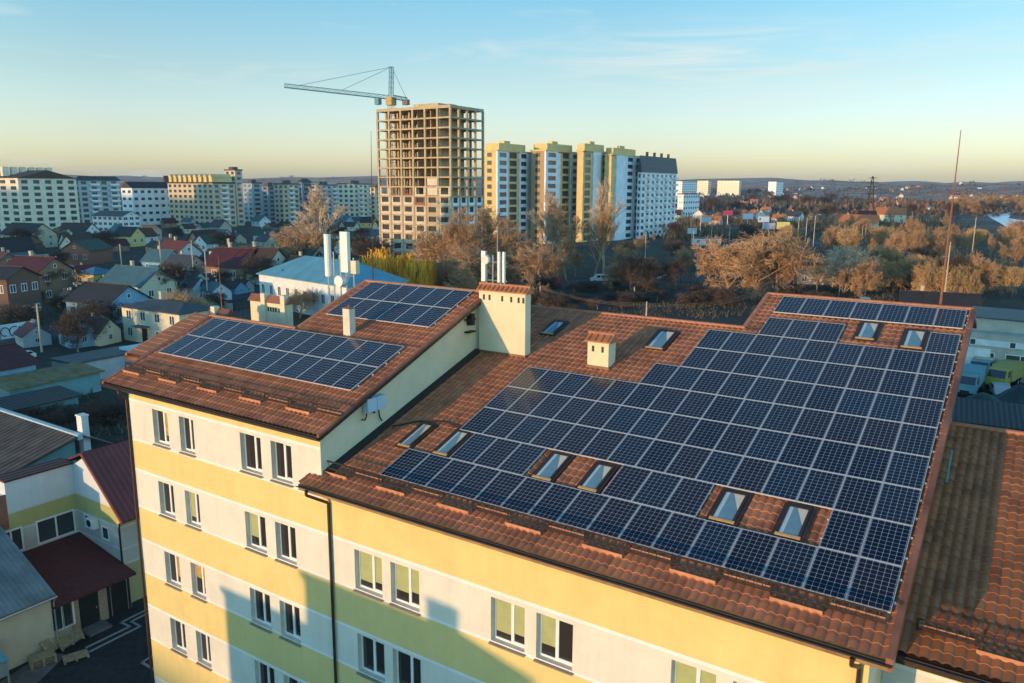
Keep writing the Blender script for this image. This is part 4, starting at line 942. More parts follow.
for y_,k in ((-1.35,'wide'),(-3.9,'win'),(-6.6,'wide')): put_win(Lb,k,.004,y_,4.35,R(90))
put_win(Lb,'small',1.2,-.004,4.5,0); put_win(Lb,'small',3.1,-.004,4.2,0); put_win(Lb,'win',4.754,3.,3.6,R(90))
mb=MB(); mb.path([(4.9,-.12,5.3),(4.9,-.12,5.15),(4.72,-.06,4.9),(4.72,-.06,0)],.055,8); mb.build('downpipe',M_dark,Lb)
ac=thing('air_conditioner','white outdoor air conditioner unit on the annex gable wall','air conditioner',(OX+2.0,OY-.2,-10.35)); mb=MB(); mb.box(-.42,.42,-.15,.17,-.3,.3); mb.build('casing',M_white,ac); mb=MB(); mb.tube((-.1,-.17,0),(-.1,-.151,0),.23,n=16); mb.build('fan_grille',M_dark,ac)
# --- maroon lean-to
lt=thing('lean_to','low brick outbuilding with a sloping dark red roof in the courtyard corner','outbuilding',(-24.6,2.,-15))
mb=MB(); mb.box(-5.28,0,-2.1,2.35,-.1,2.45); mb.build('wall',MW['beige'],lt)
mb=MB()
for y0,y1 in ((-1.15,-.72),(.42,.9)): mb.box(.002,.05,y0,y1,0,2.4)
mb.build('brick_pier',bricks('quoin_brick',(.30,.14,.08),(.4,.3,.2),(.4,.36,.3),6.),lt)
mb=MB(); mb.hexa([(-5.28,-2.4,3.35),(.75,-2.4,2.35),(.75,2.38,2.35),(-5.28,2.38,3.35),(-5.28,-2.4,3.5),(.75,-2.4,2.5),(.75,2.38,2.5),(-5.28,2.38,3.5)]); mb.build('roof',mat('dark_red_felt',(.10,.022,.018),.85,var=.3,scale=4,bump=.3,bscale=30),lt)
door(lt,.012,-.15,0,R(90),M_dark,1.05,2.1); 
mb=MB(); mb.box(.002,.06,.95,2.3,0,2.35); o=mb.build('door',mat('black_metal_door',(.02,.018,.016),.5),lt); mb=MB(); 
for a,b,c,d in ((1.1,1.14,0.05,2.2),(2.1,2.14,.05,2.2),(1.14,2.1,2.16,2.2)): mb.box(.061,.075,a,b,c,d)
mb.build('door_trim',M_gal,o)
put_win(lt,'win',.012,-1.62,1.35,R(90)); mb=MB()
for i in range(7): mb.bar((.08,-2.1+i*.16,.65),(.08,-2.1+i*.16,2.05),.02)
mb.build('window_bars',M_dark,lt)
mb=MB(); mb.box(.1,1.1,-.8,.5,0,.16); mb.build('step',M_path,lt)
# --- grey corrugated roofed store
gs=thing('store_building','beige store with a grey corrugated roof beside the courtyard','outbuilding',(-24.,-4.6,-15))
mb=MB(); mb.box(-6,0,-4.5,4.2,-.1,3.2); mb.build('wall',MW['beige'],gs)
mb=MB(); mb.hexa([(-6.2,-4.8,6.2),(.3,-4.8,3.15),(.3,4.35,3.15),(-6.2,4.35,6.2),(-6.2,-4.8,6.3),(.35,-4.8,3.25),(.35,4.35,3.25),(-6.2,4.35,6.3)]); mb.prism([(-6,4.2,3.2),(0,4.2,3.2),(-6,4.2,6.1)],(0,-.1,0)); mb.build('roof',corrugated('grey_corrugated',(.22,.25,.25),.25,'Y',.55,1.,c2=(.12,.15,.15)),gs)
mb=MB(); mb.tube((.36,-4.7,3.12),(.36,4.4,3.12),.06,n=6); mb.path([(.36,4.3,3.1),(.1,4.3,2.7),(.1,4.3,0)],.045); mb.build('gutter',M_gal,gs)
mb=MB(); mb.box(.002,.04,-2.,.6,0,2.0); mb.build('door',M_dark,gs)
mb=MB(); n=8
for i in range(n):
    a=math.pi*i/n;b=math.pi*(i+1)/n; f=lambda t:( -.7+1.5*math.cos(t),1.95+.75*math.sin(t))
    (ya,za),(yb,zb_)=f(a),f(b); mb.hexa([(0,ya,za),(.9,ya,za-.12),(.9,yb,zb_-.12),(0,yb,zb_),(0,ya,za+.05),(.9,ya,za-.07),(.9,yb,zb_-.07),(0,yb,zb_+.05)])
mb.build('canopy',M_dark,gs)
p=atZ(6,648,-12.9); tk=thing('shelter','small teal roofed shelter at the bottom left corner','shelter',(p[0]-.1,p[1]-1.5,-15)); mb=MB(); mb.hexa([(-.9,-1.6,2.1),(.8,-1.6,1.8),(.8,1.3,1.8),(-.9,1.3,2.1),(-.9,-1.6,2.2),(.8,-1.6,1.9),(.8,1.3,1.9),(-.9,1.3,2.2)]); mb.build('roof',mat('teal_sheet',(.13,.33,.38),.5),tk)
mb=MB(); [mb.box(a-.04,a+.04,b-.04,b+.04,0,1.85) for a in(-.8,.72) for b in(-1.5,1.2)]; mb.box(.70,.74,-1.46,1.16,1.0,1.75); mb.build('post',M_gal,tk)
# --- pallets
M_pal=mat('pallet_wood',(.36,.26,.14),.85,var=.35,scale=5)
def pallet(loc,rot,label,n=1):
    o=thing('wooden_pallet',label,'pallet',loc); o.rotation_euler=rot
    for k in range(n):
        mb=MB(); z=.15*k
        for i in range(7): mb.box(-.6,.6,-.4+i*.118,-.4+i*.118+.085,z+.10,z+.125)
        mb.build('deck_boards',M_pal,o); mb=MB()
        for x_ in (-.55,0,.55): mb.box(x_-.05,x_+.05,-.4,.4,z+.02,z+.10)
        for x_ in (-.55,0,.55): mb.box(x_-.05,x_+.05,-.4,.4,z,z+.019)
        mb.build('runners',M_pal,o)
    return o
p=atZ(43,664); pallet((p[0],p[1],-14.94),(0,0,R(75)),'stack of three grey wooden pallets nearest the bottom left corner',3)
p=atZ(76,658); pallet((p[0],p[1],-14.98),(0,0,R(70)),'single wooden pallet lying flat on the courtyard paving')
p=atZ(73,649); pallet((p[0]-.2,p[1]+.1,-14.6),(R(12),R(-20),R(70)),'wooden pallet tilted over the heap below the brick door',2)
p=atZ(56,653); pallet((p[0]-.3,p[1],-14.55),(R(50),0,R(110)),'broken wooden pallet standing on edge against the store wall')
# ------------------------------------------------------------------ big blocks
def box_from_px(xl,xc,xr,D):
    """axis-aligned block: near corner on the sight line of column xc at D metres; -Y face reaches column xl, +X face column xr"""
    c=atD(xc,190,D); L=atY(xl,190,c[1]); Rr=atX(xr,190,c[0])
    return c[0],c[1],max(2.,c[0]-L[0]),max(2.,Rr[1]-c[1])
def block(xl,xc,xr,D,ytop,label,wall,roofm,floors,bay=3.4,wk='dark',wk2=None,balc=None,roof='hip',rh=3.,name='apartment_block',cat='apartment block',group=None,zb=-15.,lens=None,maxwin=98,sidew=None):
    x,y,wx,wy=box_from_px(xl,xc,xr,D)
    if lens: wx=max(wx,lens[0]); 
    if lens and lens[1]: wy=lens[1]
    h=zpx(ytop,D,xc)-zb
    o=thing(name,label,cat,(x-wx/2,y+wy/2,zb),0,group); X0,X1,Y0,Y1=-wx/2,wx/2,-wy/2,wy/2
    mb=MB(); mb.box(X0,X1,Y0,Y1,-3,h); mb.build('wall',wall,o)
    r=MB()
    if roof=='hip':
        k=min(wx,wy)/2; E=[(X0-.8,Y0-.8,h),(X1+.8,Y0-.8,h),(X1+.8,Y1+.8,h),(X0-.8,Y1+.8,h)]
        if wx>=wy: a,b=(X0+k,0,h+rh),(X1-k,0,h+rh); F=[(E[0],E[1],b,a),(E[1],E[2],b),(E[2],E[3],a,b),(E[3],E[0],a)]
        else: a,b=(0,Y0+k,h+rh),(0,Y1-k,h+rh); F=[(E[0],E[1],a),(E[1],E[2],b,a),(E[2],E[3],b),(E[3],E[0],a,b)]
        for f in F: (r.quad if len(f)==4 else r.tri)(*f)
        r.box(X0-.8,X1+.8,Y0-.8,Y1+.8,h-.4,h-.003)
    elif roof=='gable':
        r.prism([(X0-.5,Y0-.5,h),(0,Y0-.5,h+rh),(X1+.5,Y0-.5,h)],(0,wy+1,0)) if wx<wy else r.prism([(X0-.5,Y0-.5,h),(X0-.5,0,h+rh),(X0-.5,Y1+.5,h)],(wx+1,0,0))
    else:
        r.box(X0-.4,X1+.4,Y0-.4,Y1+.4,h-.3,h+.5); 
        for k in range(max(1,int(max(wx,wy)/16))):
            t_=(k+.5)/max(1,int(max(wx,wy)/16)); cx=X0+wx*t_ if wx>wy else 0; cy=Y0+wy*t_ if wy>=wx else 0; r.box(cx-2,cx+2,cy-2,cy+2,h+.5,h+rh)
    rf=r.build('roof',roofm,o)
    ch_=MB()
    fh=(h-1.)/floors; nx=max(1,int(wx/bay)); ny=max(1,int(wy/bay))
    while floors*((nx if sidew!=0 else 0)+ny)>maxwin:
        if nx>1 and nx>=ny: nx-=1
        elif ny>1: ny-=1
        else: break
    bal=MB(); bd=None
    for f in range(floors):
        zc=fh*(f+.62)+.4
        if sidew!=0:
            for i in range(nx): put_win(o,wk,X0+wx*(i+.5)/nx,Y0-.01,zc,0).scale=(wx/nx/2.7,1,1.15)
        for j in range(ny):
            yy=Y0+wy*(j+.5)/ny
            put_win(o,wk2 or wk,X1+.01,yy,zc,R(90)).scale=(wy/ny/2.7,1,1.15)
            if balc and j%balc==balc-1:
                if bd is None: bal.box(.02,1.3,-wy/ny*.46,wy/ny*.46,-1.5,-.35); q=bal.build('balcony',MWf['white'],o); bd=q.data
                else: q=bpy.data.objects.new('balcony',bd); col.objects.link(q); q.parent=o
                q.location=(X1,yy,zc)
    return o,(wx,wy,h)
MWf={k:mat(k+'_facade',v,.9,var=.13,scale=.3) for k,v in {'cream':(.74,.66,.48),'grey':(.44,.48,.46),'white':(.80,.82,.80),'ochre':(.70,.51,.21),'tan':(.58,.47,.31),'pink':(.62,.46,.34),'slate':(.24,.28,.31),'pale':(.78,.82,.82)}.items()}
b1,d1=block(-30,19,77,455,178,'long pale nine storey block with a dark pitched roof at the far left',MWf['cream'],MR['brown'],9,3.6,roof='gable',rh=4)
mb=MB(); wx,wy,h=d1
for t_ in (.1,.25,.4,.55,.7,.85): mb.box(wx*.12,wx*.12+2.5,-wy/2+wy*t_-1.5,-wy/2+wy*t_+1.5,h+1,h+5.6)
mb.build('dormer',MWf['cream'],b1)
block(77.5,79,119,500,179.5,'grey nine storey block with stacked white balconies beside the long pale block',MWf['grey'],MR['slate'],9,5.,balc=2,roof='hip',rh=2.)
block(121,132,172,560,188,'low white five storey block with a dark roof behind the office block',MWf['white'],MR['dark'],5,4.5,roof='gable',rh=4)
block(164,166,186,600,183,'small pale block with a pointed gable between the white and ochre blocks',MWf['pale'],MR['brown'],6,4.5,roof='gable',rh=5)
b2,d2=block(168,213,235,520,183,'broad ochre topped block with many roof dormers lit by the sun',MWf['tan'],MR['dark'],8,4.5,balc=2,roof='flat',rh=5)
mb=MB(); wx,wy,h=d2
for i in range(9):
    cx=-wx/2+wx*(i+.5)/9; mb.box(cx-1.6,cx+1.2,-wy/2+.5,wy/2-1,h+.6,h+3.6)
    mb.prism([(cx-1.9,-wy/2+.2,h+3.6),(cx-.2,-wy/2+.2,h+5.4),(cx+1.5,-wy/2+.2,h+3.6)],(0,wy-1,0))
mb.build('dormer',MWf['ochre'],b2)
block(226,236,243,540,170,'narrow tall tower section at the right end of the ochre topped block',MWf['pink'],MR['slate'],10,4,roof='flat',rh=2.)
cols_={'a':'grey','b':'tan','c':'slate','d':'cream'}
specs=[(243,252,262,600,183,'grey','flat'),(262,268,275,590,186,'slate','flat'),(274,283,299,560,184,'tan','flat'),(299,302,311,600,182,'slate','hip'),(310,316,337,600,185,'grey','flat'),(338,354,372,570,184,'cream','flat'),(370,375,383,560,187,'tan','flat')]
desc=['grey flat roofed block just right of the chimney smoke','slate grey block left of the tan block above the bare tree','tan flat roofed block with sunlit top floor left of the big bare tree','slate coloured block with a hipped roof directly behind the bare tree crown','long grey block behind the bare tree crown, left of the thin mast','cream block with a sunlit top floor behind the thin mast','tan block touching the left side of the unfinished tower']
for s,dc in zip(specs,desc): block(s[0],s[1],s[2],s[3],s[4],dc,MWf[s[5]],MR['slate'],8,4.5,roof=s[6],rh=2.5,balc=2)
# --- right of the tower: sawtooth row of high-rises (each section a building)
def tower_section(xl,xc,xr,D,ytop,label,floors,leftm,strips,top='flat',rooflabel=None):
    x,y,wx,wy=box_from_px(xl,xc,xr,D); h=zpx(ytop,D,xc)+15; wx=max(wx,3.)
    o=thing('high_rise',label,'apartment tower',(x,y,-15),0)
    mb=MB(); mb.box(-wx,0,0,wy,-2,h); mb.build('wall',leftm,o)
    fh=h/floors
    # strips along the +X face: (f0,f1,material,proud,windowkind)
    y0=0
    for f0,f1,m,pr,wk in strips:
        a,b=wy*f0,wy*f1; s=MB(); s.box(.003,pr,a,b,-1,h-(.5 if pr<.5 else 0)); st=s.build('facade_strip',m,o)
        if wk:
            for k in range(floors):
                ob=put_win(o,wk,pr+.02,(a+b)/2,fh*(k+.55),R(90)); ob.scale=((b-a)*.62/{'dark':1.4,'darkw':2.6}[wk],1,1.25)
    if wx>4.5:
        n=max(1,int(wx/4))
        for k in range(floors):
            for i in range(n): put_win(o,'dark',-wx+wx*(i+.5)/n,-.02,fh*(k+.55),0).scale=(1.7,1,1.2)
    r=MB(); r.box(-wx-.4,.9,-.4,wy+.4,h,h+.6); r.box(-wx*.9-2,-1.,wy*.12,wy*.8,h+.6,h+3.6); r.box(-wx*.7,-wx*.3,wy*.3,wy*.45,h+3.6,h+4.8); r.build('roof_storey',MWf['ochre'],o)
    return o
OCH,WHI,SLA=MWf['ochre'],MWf['pale'],MWf['slate']
tower_section(483,496,534,345,151,'first high-rise right of the unfinished tower with ochre edges and broad dark windows',12,OCH,[(.0,.27,WHI,.8,'dark'),(.27,.56,OCH,.3,'darkw'),(.56,.78,WHI,.8,'dark'),(.78,1.,WHI,.5,None)])
tower_section(531,544,580,358,151,'second high-rise with a shadowed brown loggia column and white bays',12,mat('brown_loggia',(.44,.30,.16),.9),[(.0,.32,WHI,.8,'dark'),(.32,.42,WHI,.3,None),(.42,.68,OCH,.4,'darkw'),(.68,1.,WHI,.8,'dark')])
tower_section(577,582,610,370,151,'third high-rise, narrow, white with one ochre window column',12,OCH,[(.0,.30,OCH,.4,'darkw'),(.32,.6,WHI,.8,None),(.62,1.,OCH,.4,'dark')])
tower_section(604,610,642,382,155,'fourth high-rise with a blank white flank and narrow blue windows',12,OCH,[(.0,.1,OCH,.4,None),(.12,.42,WHI,1.,None),(.44,.68,WHI,.5,'dark'),(.70,.92,WHI,.7,'dark'),(.93,1.,OCH,.5,None)])
o,(wx,wy,h)=block(638,641,676,400,172,'grey white apartment building with dark mansard roof at the right end of the row',MWf['pale'],MR['slate'],10,4.2,balc=2,roof='gable',rh=8.,maxwin=90)
mb=MB()
for t_ in (.2,.4,.6,.8): mb.box(-1,0,-wy/2+wy*t_-.6,-wy/2+wy*t_+.6,h+4,h+10)
mb.build('chimney',M_redb,o)
# --- unfinished concrete tower
def skeleton():
    D=262; x,y,wx,wy=box_from_px(379.5,451,483,D); H=zpx(106,D,451)+15
    o=thing('unfinished_tower','tall unfinished concrete frame tower under construction below the crane','construction tower',(x,y,-15),0)
    nf=16; fh=H/nf; nx=6; ny=4; X=[-wx+wx*i/nx for i in range(nx+1)]; Y=[wy*j/ny for j in range(ny+1)]
    for k in range(nf+1):
        mb=MB(); mb.box(-wx-.25,.25,-.25,wy+.25,fh*k-.5,fh*k); mb.build('floor_slab',M_conc,o)
    cnt=0
    for a in X:
        for b in Y:
            mb=MB(); mb.box(a-.34,a+.34,b-.34,b+.34,0,H-.51); mb.build('column',M_conc,o)
    # core
    mb=MB(); mb.box(X[3]+.4,X[5]-.6,wy*.38,wy*.62,0,H+1.6); mb.box(X[3]+.4,X[3]+.7,wy*.1,wy*.38,0,H-.4); mb.box(X[4],X[4]+.3,wy*.15,wy*.8,0,H-.4); mb.build('stair_core',M_conc,o)
    mb=MB(); mb.box(X[5]+.3,X[5]+.6,.4,wy*.7,fh*3,H-.4); mb.box(X[4]+2,X[5]-.2,wy*.25,wy*.3,0,H-.4); mb.build('inner_wall',M_conc,o)
    mb=MB(); mb.box(X[0]-.25,.25,-.25,wy+.25,H,H+.45) ; mb.box(X[3],X[5],0.5,wy*.6,H+.45,H+1.3); mb.build('roof_parapet',M_conc,o)
    rr=random.Random(3)
    for k in range(8):         # infilled storeys
        for i in range(nx):
            z0=fh*k; z1=fh*(k+1)-.33; a,b=X[i]+.29,X[i+1]-.29; m=M_blockw
            if (k==7 and i in (1,2,4)) or (k==6 and i==3): m=M_redb if i!=1 else M_concd
            if i==4 and k<7: m=M_conc
            pz=MB(); w_=b-a
            pz.box(a,a+w_*.16,-.12,.1,z0,z1); pz.box(b-w_*.16,b,-.12,.1,z0,z1); pz.box(a+w_*.16,b-w_*.16,-.12,.1,z0,z0+.9 if k<7 else z0+.5); pz.build('infill_wall',m,o)
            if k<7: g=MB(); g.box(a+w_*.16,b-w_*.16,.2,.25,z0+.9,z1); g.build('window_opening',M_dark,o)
    for k in range(7,9):
        pz=MB(); pz.box(X[4]+1,X[5],-.6,.2,fh*k+.2,fh*k+2.6); pz.build('balcony_panel',M_blockw,o)
    for k in range(7):
        for j in range(ny):
            z0=fh*k; z1=fh*(k+1)-.33; a,b=Y[j]+.29,Y[j+1]-.29
            pz=MB(); pz.box(-.1,.12,a,a+(b-a)*.2,z0,z1); pz.box(-.1,.12,b-(b-a)*.2,b,z0,z1); pz.box(-.1,.12,a+(b-a)*.2,b-(b-a)*.2,z0,z0+.9); pz.build('infill_wall',MWf['pale'],o)
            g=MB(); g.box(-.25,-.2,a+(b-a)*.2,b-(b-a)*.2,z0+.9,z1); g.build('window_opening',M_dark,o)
    return x,y,wx,wy,H
tx,ty,twx,twy,tH=skeleton()
# --- tower crane behind the tower
def crane():
    Dc=283; base=atD(391,98,Dc); zt=base[2]; o=thing('tower_crane','teal lattice tower crane standing behind the unfinished tower','crane',(base[0],base[1],-15))
    M_cr=mat('teal_crane_paint',(.08,.24,.27),.5,var=.15); M_cy=mat('ochre_crane_paint',(.45,.28,.07),.5,var=.2)
    def P(px,py,dy=0): q=atD(px,py,Dc); return q-np.array([base[0],base[1],-15.])
    zt+=15
    def lattice(a,b,wd,n,m,name,tri=False):
        a=np.array(a,float);b=np.array(b,float); d=(b-a); L=np.linalg.norm(d); d/=L
        u=np.cross(d,[0,0,1]) if abs(d[2])<.9 else np.array([1.,0,0]); u/=np.linalg.norm(u); v=np.cross(u,d)
        C_=[(-1,-1),(1,-1),(1,1),(-1,1)] if not tri else [(-1,-1),(1,-1),(0,1)]
        mb=MB(); pt=lambda t,c:a+d*L*t+u*c[0]*wd/2+v*c[1]*wd/2
        for c in C_: mb.bar(pt(0,c),pt(1,c),.16)
        for i in range(n):
            for k in range(len(C_)):
                c0,c1=C_[k],C_[(k+1)%len(C_)]; mb.bar(pt(i/n,c0 if i%2 else c1),pt((i+1)/n,c1 if i%2 else c0),.10); mb.bar(pt((i+1)/n,c0),pt((i+1)/n,c1),.09)
        return mb.build(name,m,o)
    lattice((0,0,0),(0,0,zt),1.8,28,M_cy,'mast')
    tip=P(284.5,85.5); root=np.array([-1.,0,zt+.3]); lattice(root,tip,1.2,20,M_cr,'jib',True)
    ct=P(407,99.5); lattice((1,0,zt+.3),ct,1.1,5,M_cr,'counter_jib')
    apx=P(391.5,67); lattice((0,0,zt),apx,1.1,6,M_cr,'apex_tower')
    mb=MB(); 
    for t_ in (.45,.85): q=root+(tip-root)*t_; mb.tube(apx,q+[0,0,.7],.06,n=4)
    mb.tube(apx,ct,.08,n=4); mb.build('pendant_line',M_iron,o)
    mb=MB(); mb.box(ct[0]-1.6,ct[0]+.6,ct[1]-.7,ct[1]+.7,ct[2]-1.8,ct[2]); mb.build('counterweight',M_concd,o)
    q=P(378,101); mb=MB(); mb.box(q[0]-.9,q[0]+.9,q[1]-.8,q[1]+.8,q[2]-1.2,q[2]+.9); mb.build('cab',M_cr,o)
    mb=MB(); mb.box(-1.3,1.3,-1.3,1.3,zt-2.4,zt+.2); mb.build('slewing_ring',M_cy,o)
crane()
# ------------------------------------------------------------------ trees
def grow(seed,H,kind):
    """returns (trunk MB, crown MB); grown level by level so the crown fills evenly"""
    rg=np.random.RandomState(seed); T=MB();Cn=MB()
    def unit(v): return v/np.linalg.norm(v)
    #   branch counts per level, length ratio, opening, upward pull, twig radius, trunk fraction
    P=dict(round=([6,5,4,4,4],.66,.95,.10,.030,.24),tall=([8,5,4,4,4],.60,.62,.30,.030,.26),bush=([5,4,4,4],.70,1.0,.12,.028,.10),
           poplar=([9,5,4,4,3],.52,.42,.50,.030,.30),willow=([6,4,3,3],.62,.9,.1,.03,.3))[kind]
    cnt,shrink,spread,up,tw,tf=P
    R0=H*.011+.06
    cur=[]
    if kind=='bush':
        for i in range(7):
            a=2*math.pi*i/7+rg.uniform(0,.8); k=rg.uniform(.3,.9); cur.append((np.array([math.cos(a)*.15,math.sin(a)*.15,0]),unit(np.array([math.cos(a)*k,math.sin(a)*k,1.])),H*.42,.05))
        lev0=0
    else: cur=[(np.zeros(3),np.array([0,0,1.]),H*(tf*1.9 if kind in('poplar','tall') else tf*1.5),R0)]
    for lev in range(len(cnt)+1):
        nxt=[]
        for (p,d,L,r) in cur:
            n=4 if lev<2 else (3 if lev==2 else 2); seg=L/n; pts=[p]; ds=[d]
            for i in range(n):
                d=unit(d+rg.normal(0,.10+.035*lev,3)+np.array([0,0,up*.25])); p=p+d*seg; pts.append(p); ds.append(d)
            rad=[max(tw*.6,r*(1-.55*i/n)) for i in range(n+1)]
            mb=T if lev<2 else Cn
            for i in range(n): mb.tube(pts[i],pts[i+1],rad[i],rad[i+1],5 if lev<2 else 3,cap=False)
            if lev>=len(cnt): continue
            k=cnt[lev]; t0=(.28 if lev==0 else .2)
            for i in range(k):
                t=t0+(1-t0)*(i+rg.uniform(.3,1.))/k; t=min(t,.999); j=int(t*n); q=pts[j]+(pts[j+1]-pts[j])*(t*n-j)
                a=2.4*i+rg.uniform(0,1.2); dd=ds[j+1]; side=np.cross(dd,[math.cos(a),math.sin(a),.35]); side=unit(side)
                o_=spread*rg.uniform(.6,1.15); nd=unit(dd*(1-.3*o_)+side*o_+np.array([0,0,up*.6]))
                Lk=L*shrink*rg.uniform(.75,1.2)*(1-.35*t if lev==0 else 1.)
                if lev==0 and kind in('round','willow'): Lk*=1.25
                nxt.append((q,nd,Lk,max(tw,rad[j]*.5)))
            nxt.append((pts[-1],ds[-1],L*shrink*.8,rad[-1]*.9))
        cur=nxt
    if kind=='willow':
        ends=rg.permutation(len(Cn.v))[:620]
        for e_ in ends:
            p=np.array(Cn.v[e_]); L=rg.uniform(.2,.5)*H; q=p+np.array([rg.normal(0,.2),rg.normal(0,.2),-L*.5]); s_=q+np.array([rg.normal(0,.12),rg.normal(0,.12),-L*.5])
            if s_[2]<.3: s_[2]=.3
            Cn.tube(p,q,.05,.045,3,cap=False); Cn.tube(q,s_,.045,.02,3,cap=False)
    return T,Cn
TP={}
def tree_proto(key,seed,H,kind,twm):
    T,Cn=grow(seed,H,kind)
    zmax=max(v[2] for v in Cn.v+T.v); s=H/zmax
    for mb in (T,Cn): mb.v=[(a*s,b*s,c*s) for a,b,c in mb.v]
    t=T.build('trunk',M_bark if twm is not M_twig_p else M_twig_p); c=Cn.build('crown',twm); TP[key]=(t.data,c.data,H); bpy.data.objects.remove(t); bpy.data.objects.remove(c)
tree_proto('round1',1,12,'round',M_twig); tree_proto('round2',2,12,'round',M_twig); tree_proto('round3',3,12,'round',M_twig_o)
tree_proto('tall1',4,18,'tall',M_twig); tree_proto('tall2',5,18,'tall',M_twig); tree_proto('poplar',6,22,'poplar',M_twig_p); tree_proto('poplar2',16,22,'poplar',M_twig)
tree_proto('bush1',7,5,'bush',M_twig_d); tree_proto('bush2',8,5,'bush',M_twig_o); tree_proto('bushp',9,7,'bush',M_twig_p); tree_proto('willow',10,11,'willow',M_twig_g); tree_proto('dark1',11,12,'round',M_twig_d); tree_proto('dark2',12,12,'round',M_twig_d)
trr=random.Random(11)
def tree(key,pos,H,label,group=None,name='bare_tree',cat='tree',wide=1.):
    t,c,h0=TP[key]; s=H/h0
    o=thing(name,label,cat,(pos[0],pos[1],float(gh(pos[0],pos[1]))-.05),trr.uniform(0,6.28),group); o.scale=(s*wide,s*wide,s)
    for n,d in (('trunk',t),('crown',c)):
        q=bpy.data.objects.new(n,d); col.objects.link(q); q.parent=o
    return o
def tpx(px,ybase): return atZ(px,ybase)
def htop(px,ytop,pos): D=math.hypot(pos[0]-CAM[0],pos[1]-CAM[1]); return zpx(ytop,D,px)+15
def tree_px(key,px,yb,yt,label,group=None,name='bare_tree',wide=1.,cat='tree'):
    p=tpx(px,yb); return tree(key,p,htop(px,yt,p),label,group,name,cat,wide)
tree_px('willow',396,300,246,'golden yellow weeping willow behind the left roof','',name='willow_tree',wide=1.7)
tree_px('willow',420,302,252,'second golden willow close beside the first, nearer the brown trees','',name='willow_tree',wide=1.1)
tree_px('round1',441,284,222,'broad orange brown tree in front of the lower floors of the unfinished tower',wide=1.25)
tree_px('tall1',462,292,205,'tall dense bare tree rising left of the chimney antennas',wide=1.25)
tree_px('tall2',486,288,202,'tallest dense bare tree behind the chimney antennas',wide=1.3)
tree_px('tall1',508,292,216,'dense bare tree just right of the chimney antennas',wide=1.3)
tree_px('round2',528,298,238,'rounded brown tree right of the tall chimney',wide=1.3)
tree_px('round1',478,300,240,'thick brown tree directly behind the tall chimney',wide=1.3)
tree_px('poplar',546,282,187,'tall slender bare tree in front of the second high-rise',wide=1.25)
tree_px('poplar2',566,282,192,'tall forked bare tree in front of the third high-rise',wide=1.4)
tree_px('poplar',604,279,176,'tallest pale poplar in front of the fourth high-rise',wide=1.15)
tree_px('poplar2',594,280,200,'lower pale tree left of the tallest poplar',wide=1.2)
tree_px('poplar',327,272,183,'tall pale branching tree above the teal roofed building',wide=2.0)
tree_px('round2',312,276,222,'lower spreading tree left of the tall pale tree',wide=1.3)
tree_px('dark1',362,280,232,'dark bare tree behind the white antenna columns',wide=1.4)
tree_px('bushp',844,292,244,'pale blossom coloured bushy tree standing alone in the right field','',name='bushy_tree',wide=1.2)
tree_px('round1',752,300,226,'large orange lit bare tree in the middle distance right of centre',wide=1.5)
tree_px('round2',776,298,230,'orange lit bare tree close to the right of the large one',wide=1.25)
tree_px('round2',728,298,234,'orange lit bare tree close to the left of the large one',wide=1.25)
tree_px('bush1',790,298,286,'low brown bush beyond the high ridge near the roof panels',name='bush',cat='bush',wide=1.6)
tree_px('round1',170,334,288,'russet bare tree behind the ridge corner of the left roof',wide=1.3)
tree_px('round2',192,336,292,'second russet bare tree nearer the rear chimney stacks',wide=1.2)
tree_px('dark2',78,352,305,'black bare tree by the pale blue yard wall',wide=1.1)
tree_px('dark1',62,300,264,'dark bare tree beside the maroon roofed house',wide=1.3)
tree_px('dark2',262,290,252,'dark bare tree at the corner of the white villa',wide=1.)
tree_px('round1',300,318,288,'brown bare tree in front of the teal roofed building windows',wide=1.4)
tree_px('dark1',178,300,258,'dark bare tree between the teal bungalow and the white villa',wide=1.1)
G1='mixed bare trees on the sunlit slope at the right'
def scatter(n,xr,yr,keys,hr,label,group,name='bare_tree',wide=1.2,seed=1,cat='tree',avoid=()):
    rg=random.Random(seed)
    for i in range(n):
        px=rg.uniform(*xr); yb=yr[0]+(yr[1]-yr[0])*rg.random()**.8
        p=atZ(px,yb); k=rg.choice(keys); LATE.append((tree(k,p,rg.uniform(*hr),label,group,name,cat,wide*rg.uniform(.85,1.25)),'tree'))
scatter(54,(780,1045),(226,266),['tall2','round3','tall1','round1','poplar2','round1'],(8,13),'sunlit bare tree in the right middle grove','trees of the right middle grove',wide=.9,seed=2)
scatter(42,(815,1045),(258,298),['round3','tall1','bush2','round2','poplar2','dark1'],(6,11),'bare tree on the slope behind the right ridge','trees on the near right slope',wide=.85,seed=3)
scatter(34,(550,860),(258,292),['dark1','round2','tall1','dark2'],(6,10),'bare roadside tree in the belt below the high-rises','roadside tree belt below the high-rises',seed=4)
scatter(22,(540,830),(286,310),['bush1','dark1'],(2,4),'dark bush on the shaded bank behind the main roof','bushes on the shaded bank','bush',1.7,5,'bush')  # darker twig colour stands in for the shade on this bank
scatter(24,(640,1030),(197,222),['dark1','dark2'],(9,17),'dark tree in the distant blue wood left of the river','trees of the distant blue wood',seed=6)
scatter(10,(745,810),(196,214),['dark2','dark1'],(14,22),'tall tree in the far dark clump','tall dark distant clump',seed=7)
scatter(14,(955,1030),(205,214),['round1','round2'],(14,22),'rust coloured tree on the far river bank','river bank trees',seed=8)
scatter(24,(0,380),(222,262),['dark1','dark2','round2'],(6,10),'dark garden tree in the left suburb','garden trees of the left suburb',seed=9)
scatter(18,(0,250),(262,335),['dark1','dark2','bush1'],(3,5.5),'bare garden tree beyond the left roof','garden trees beyond the left roof',seed=10)
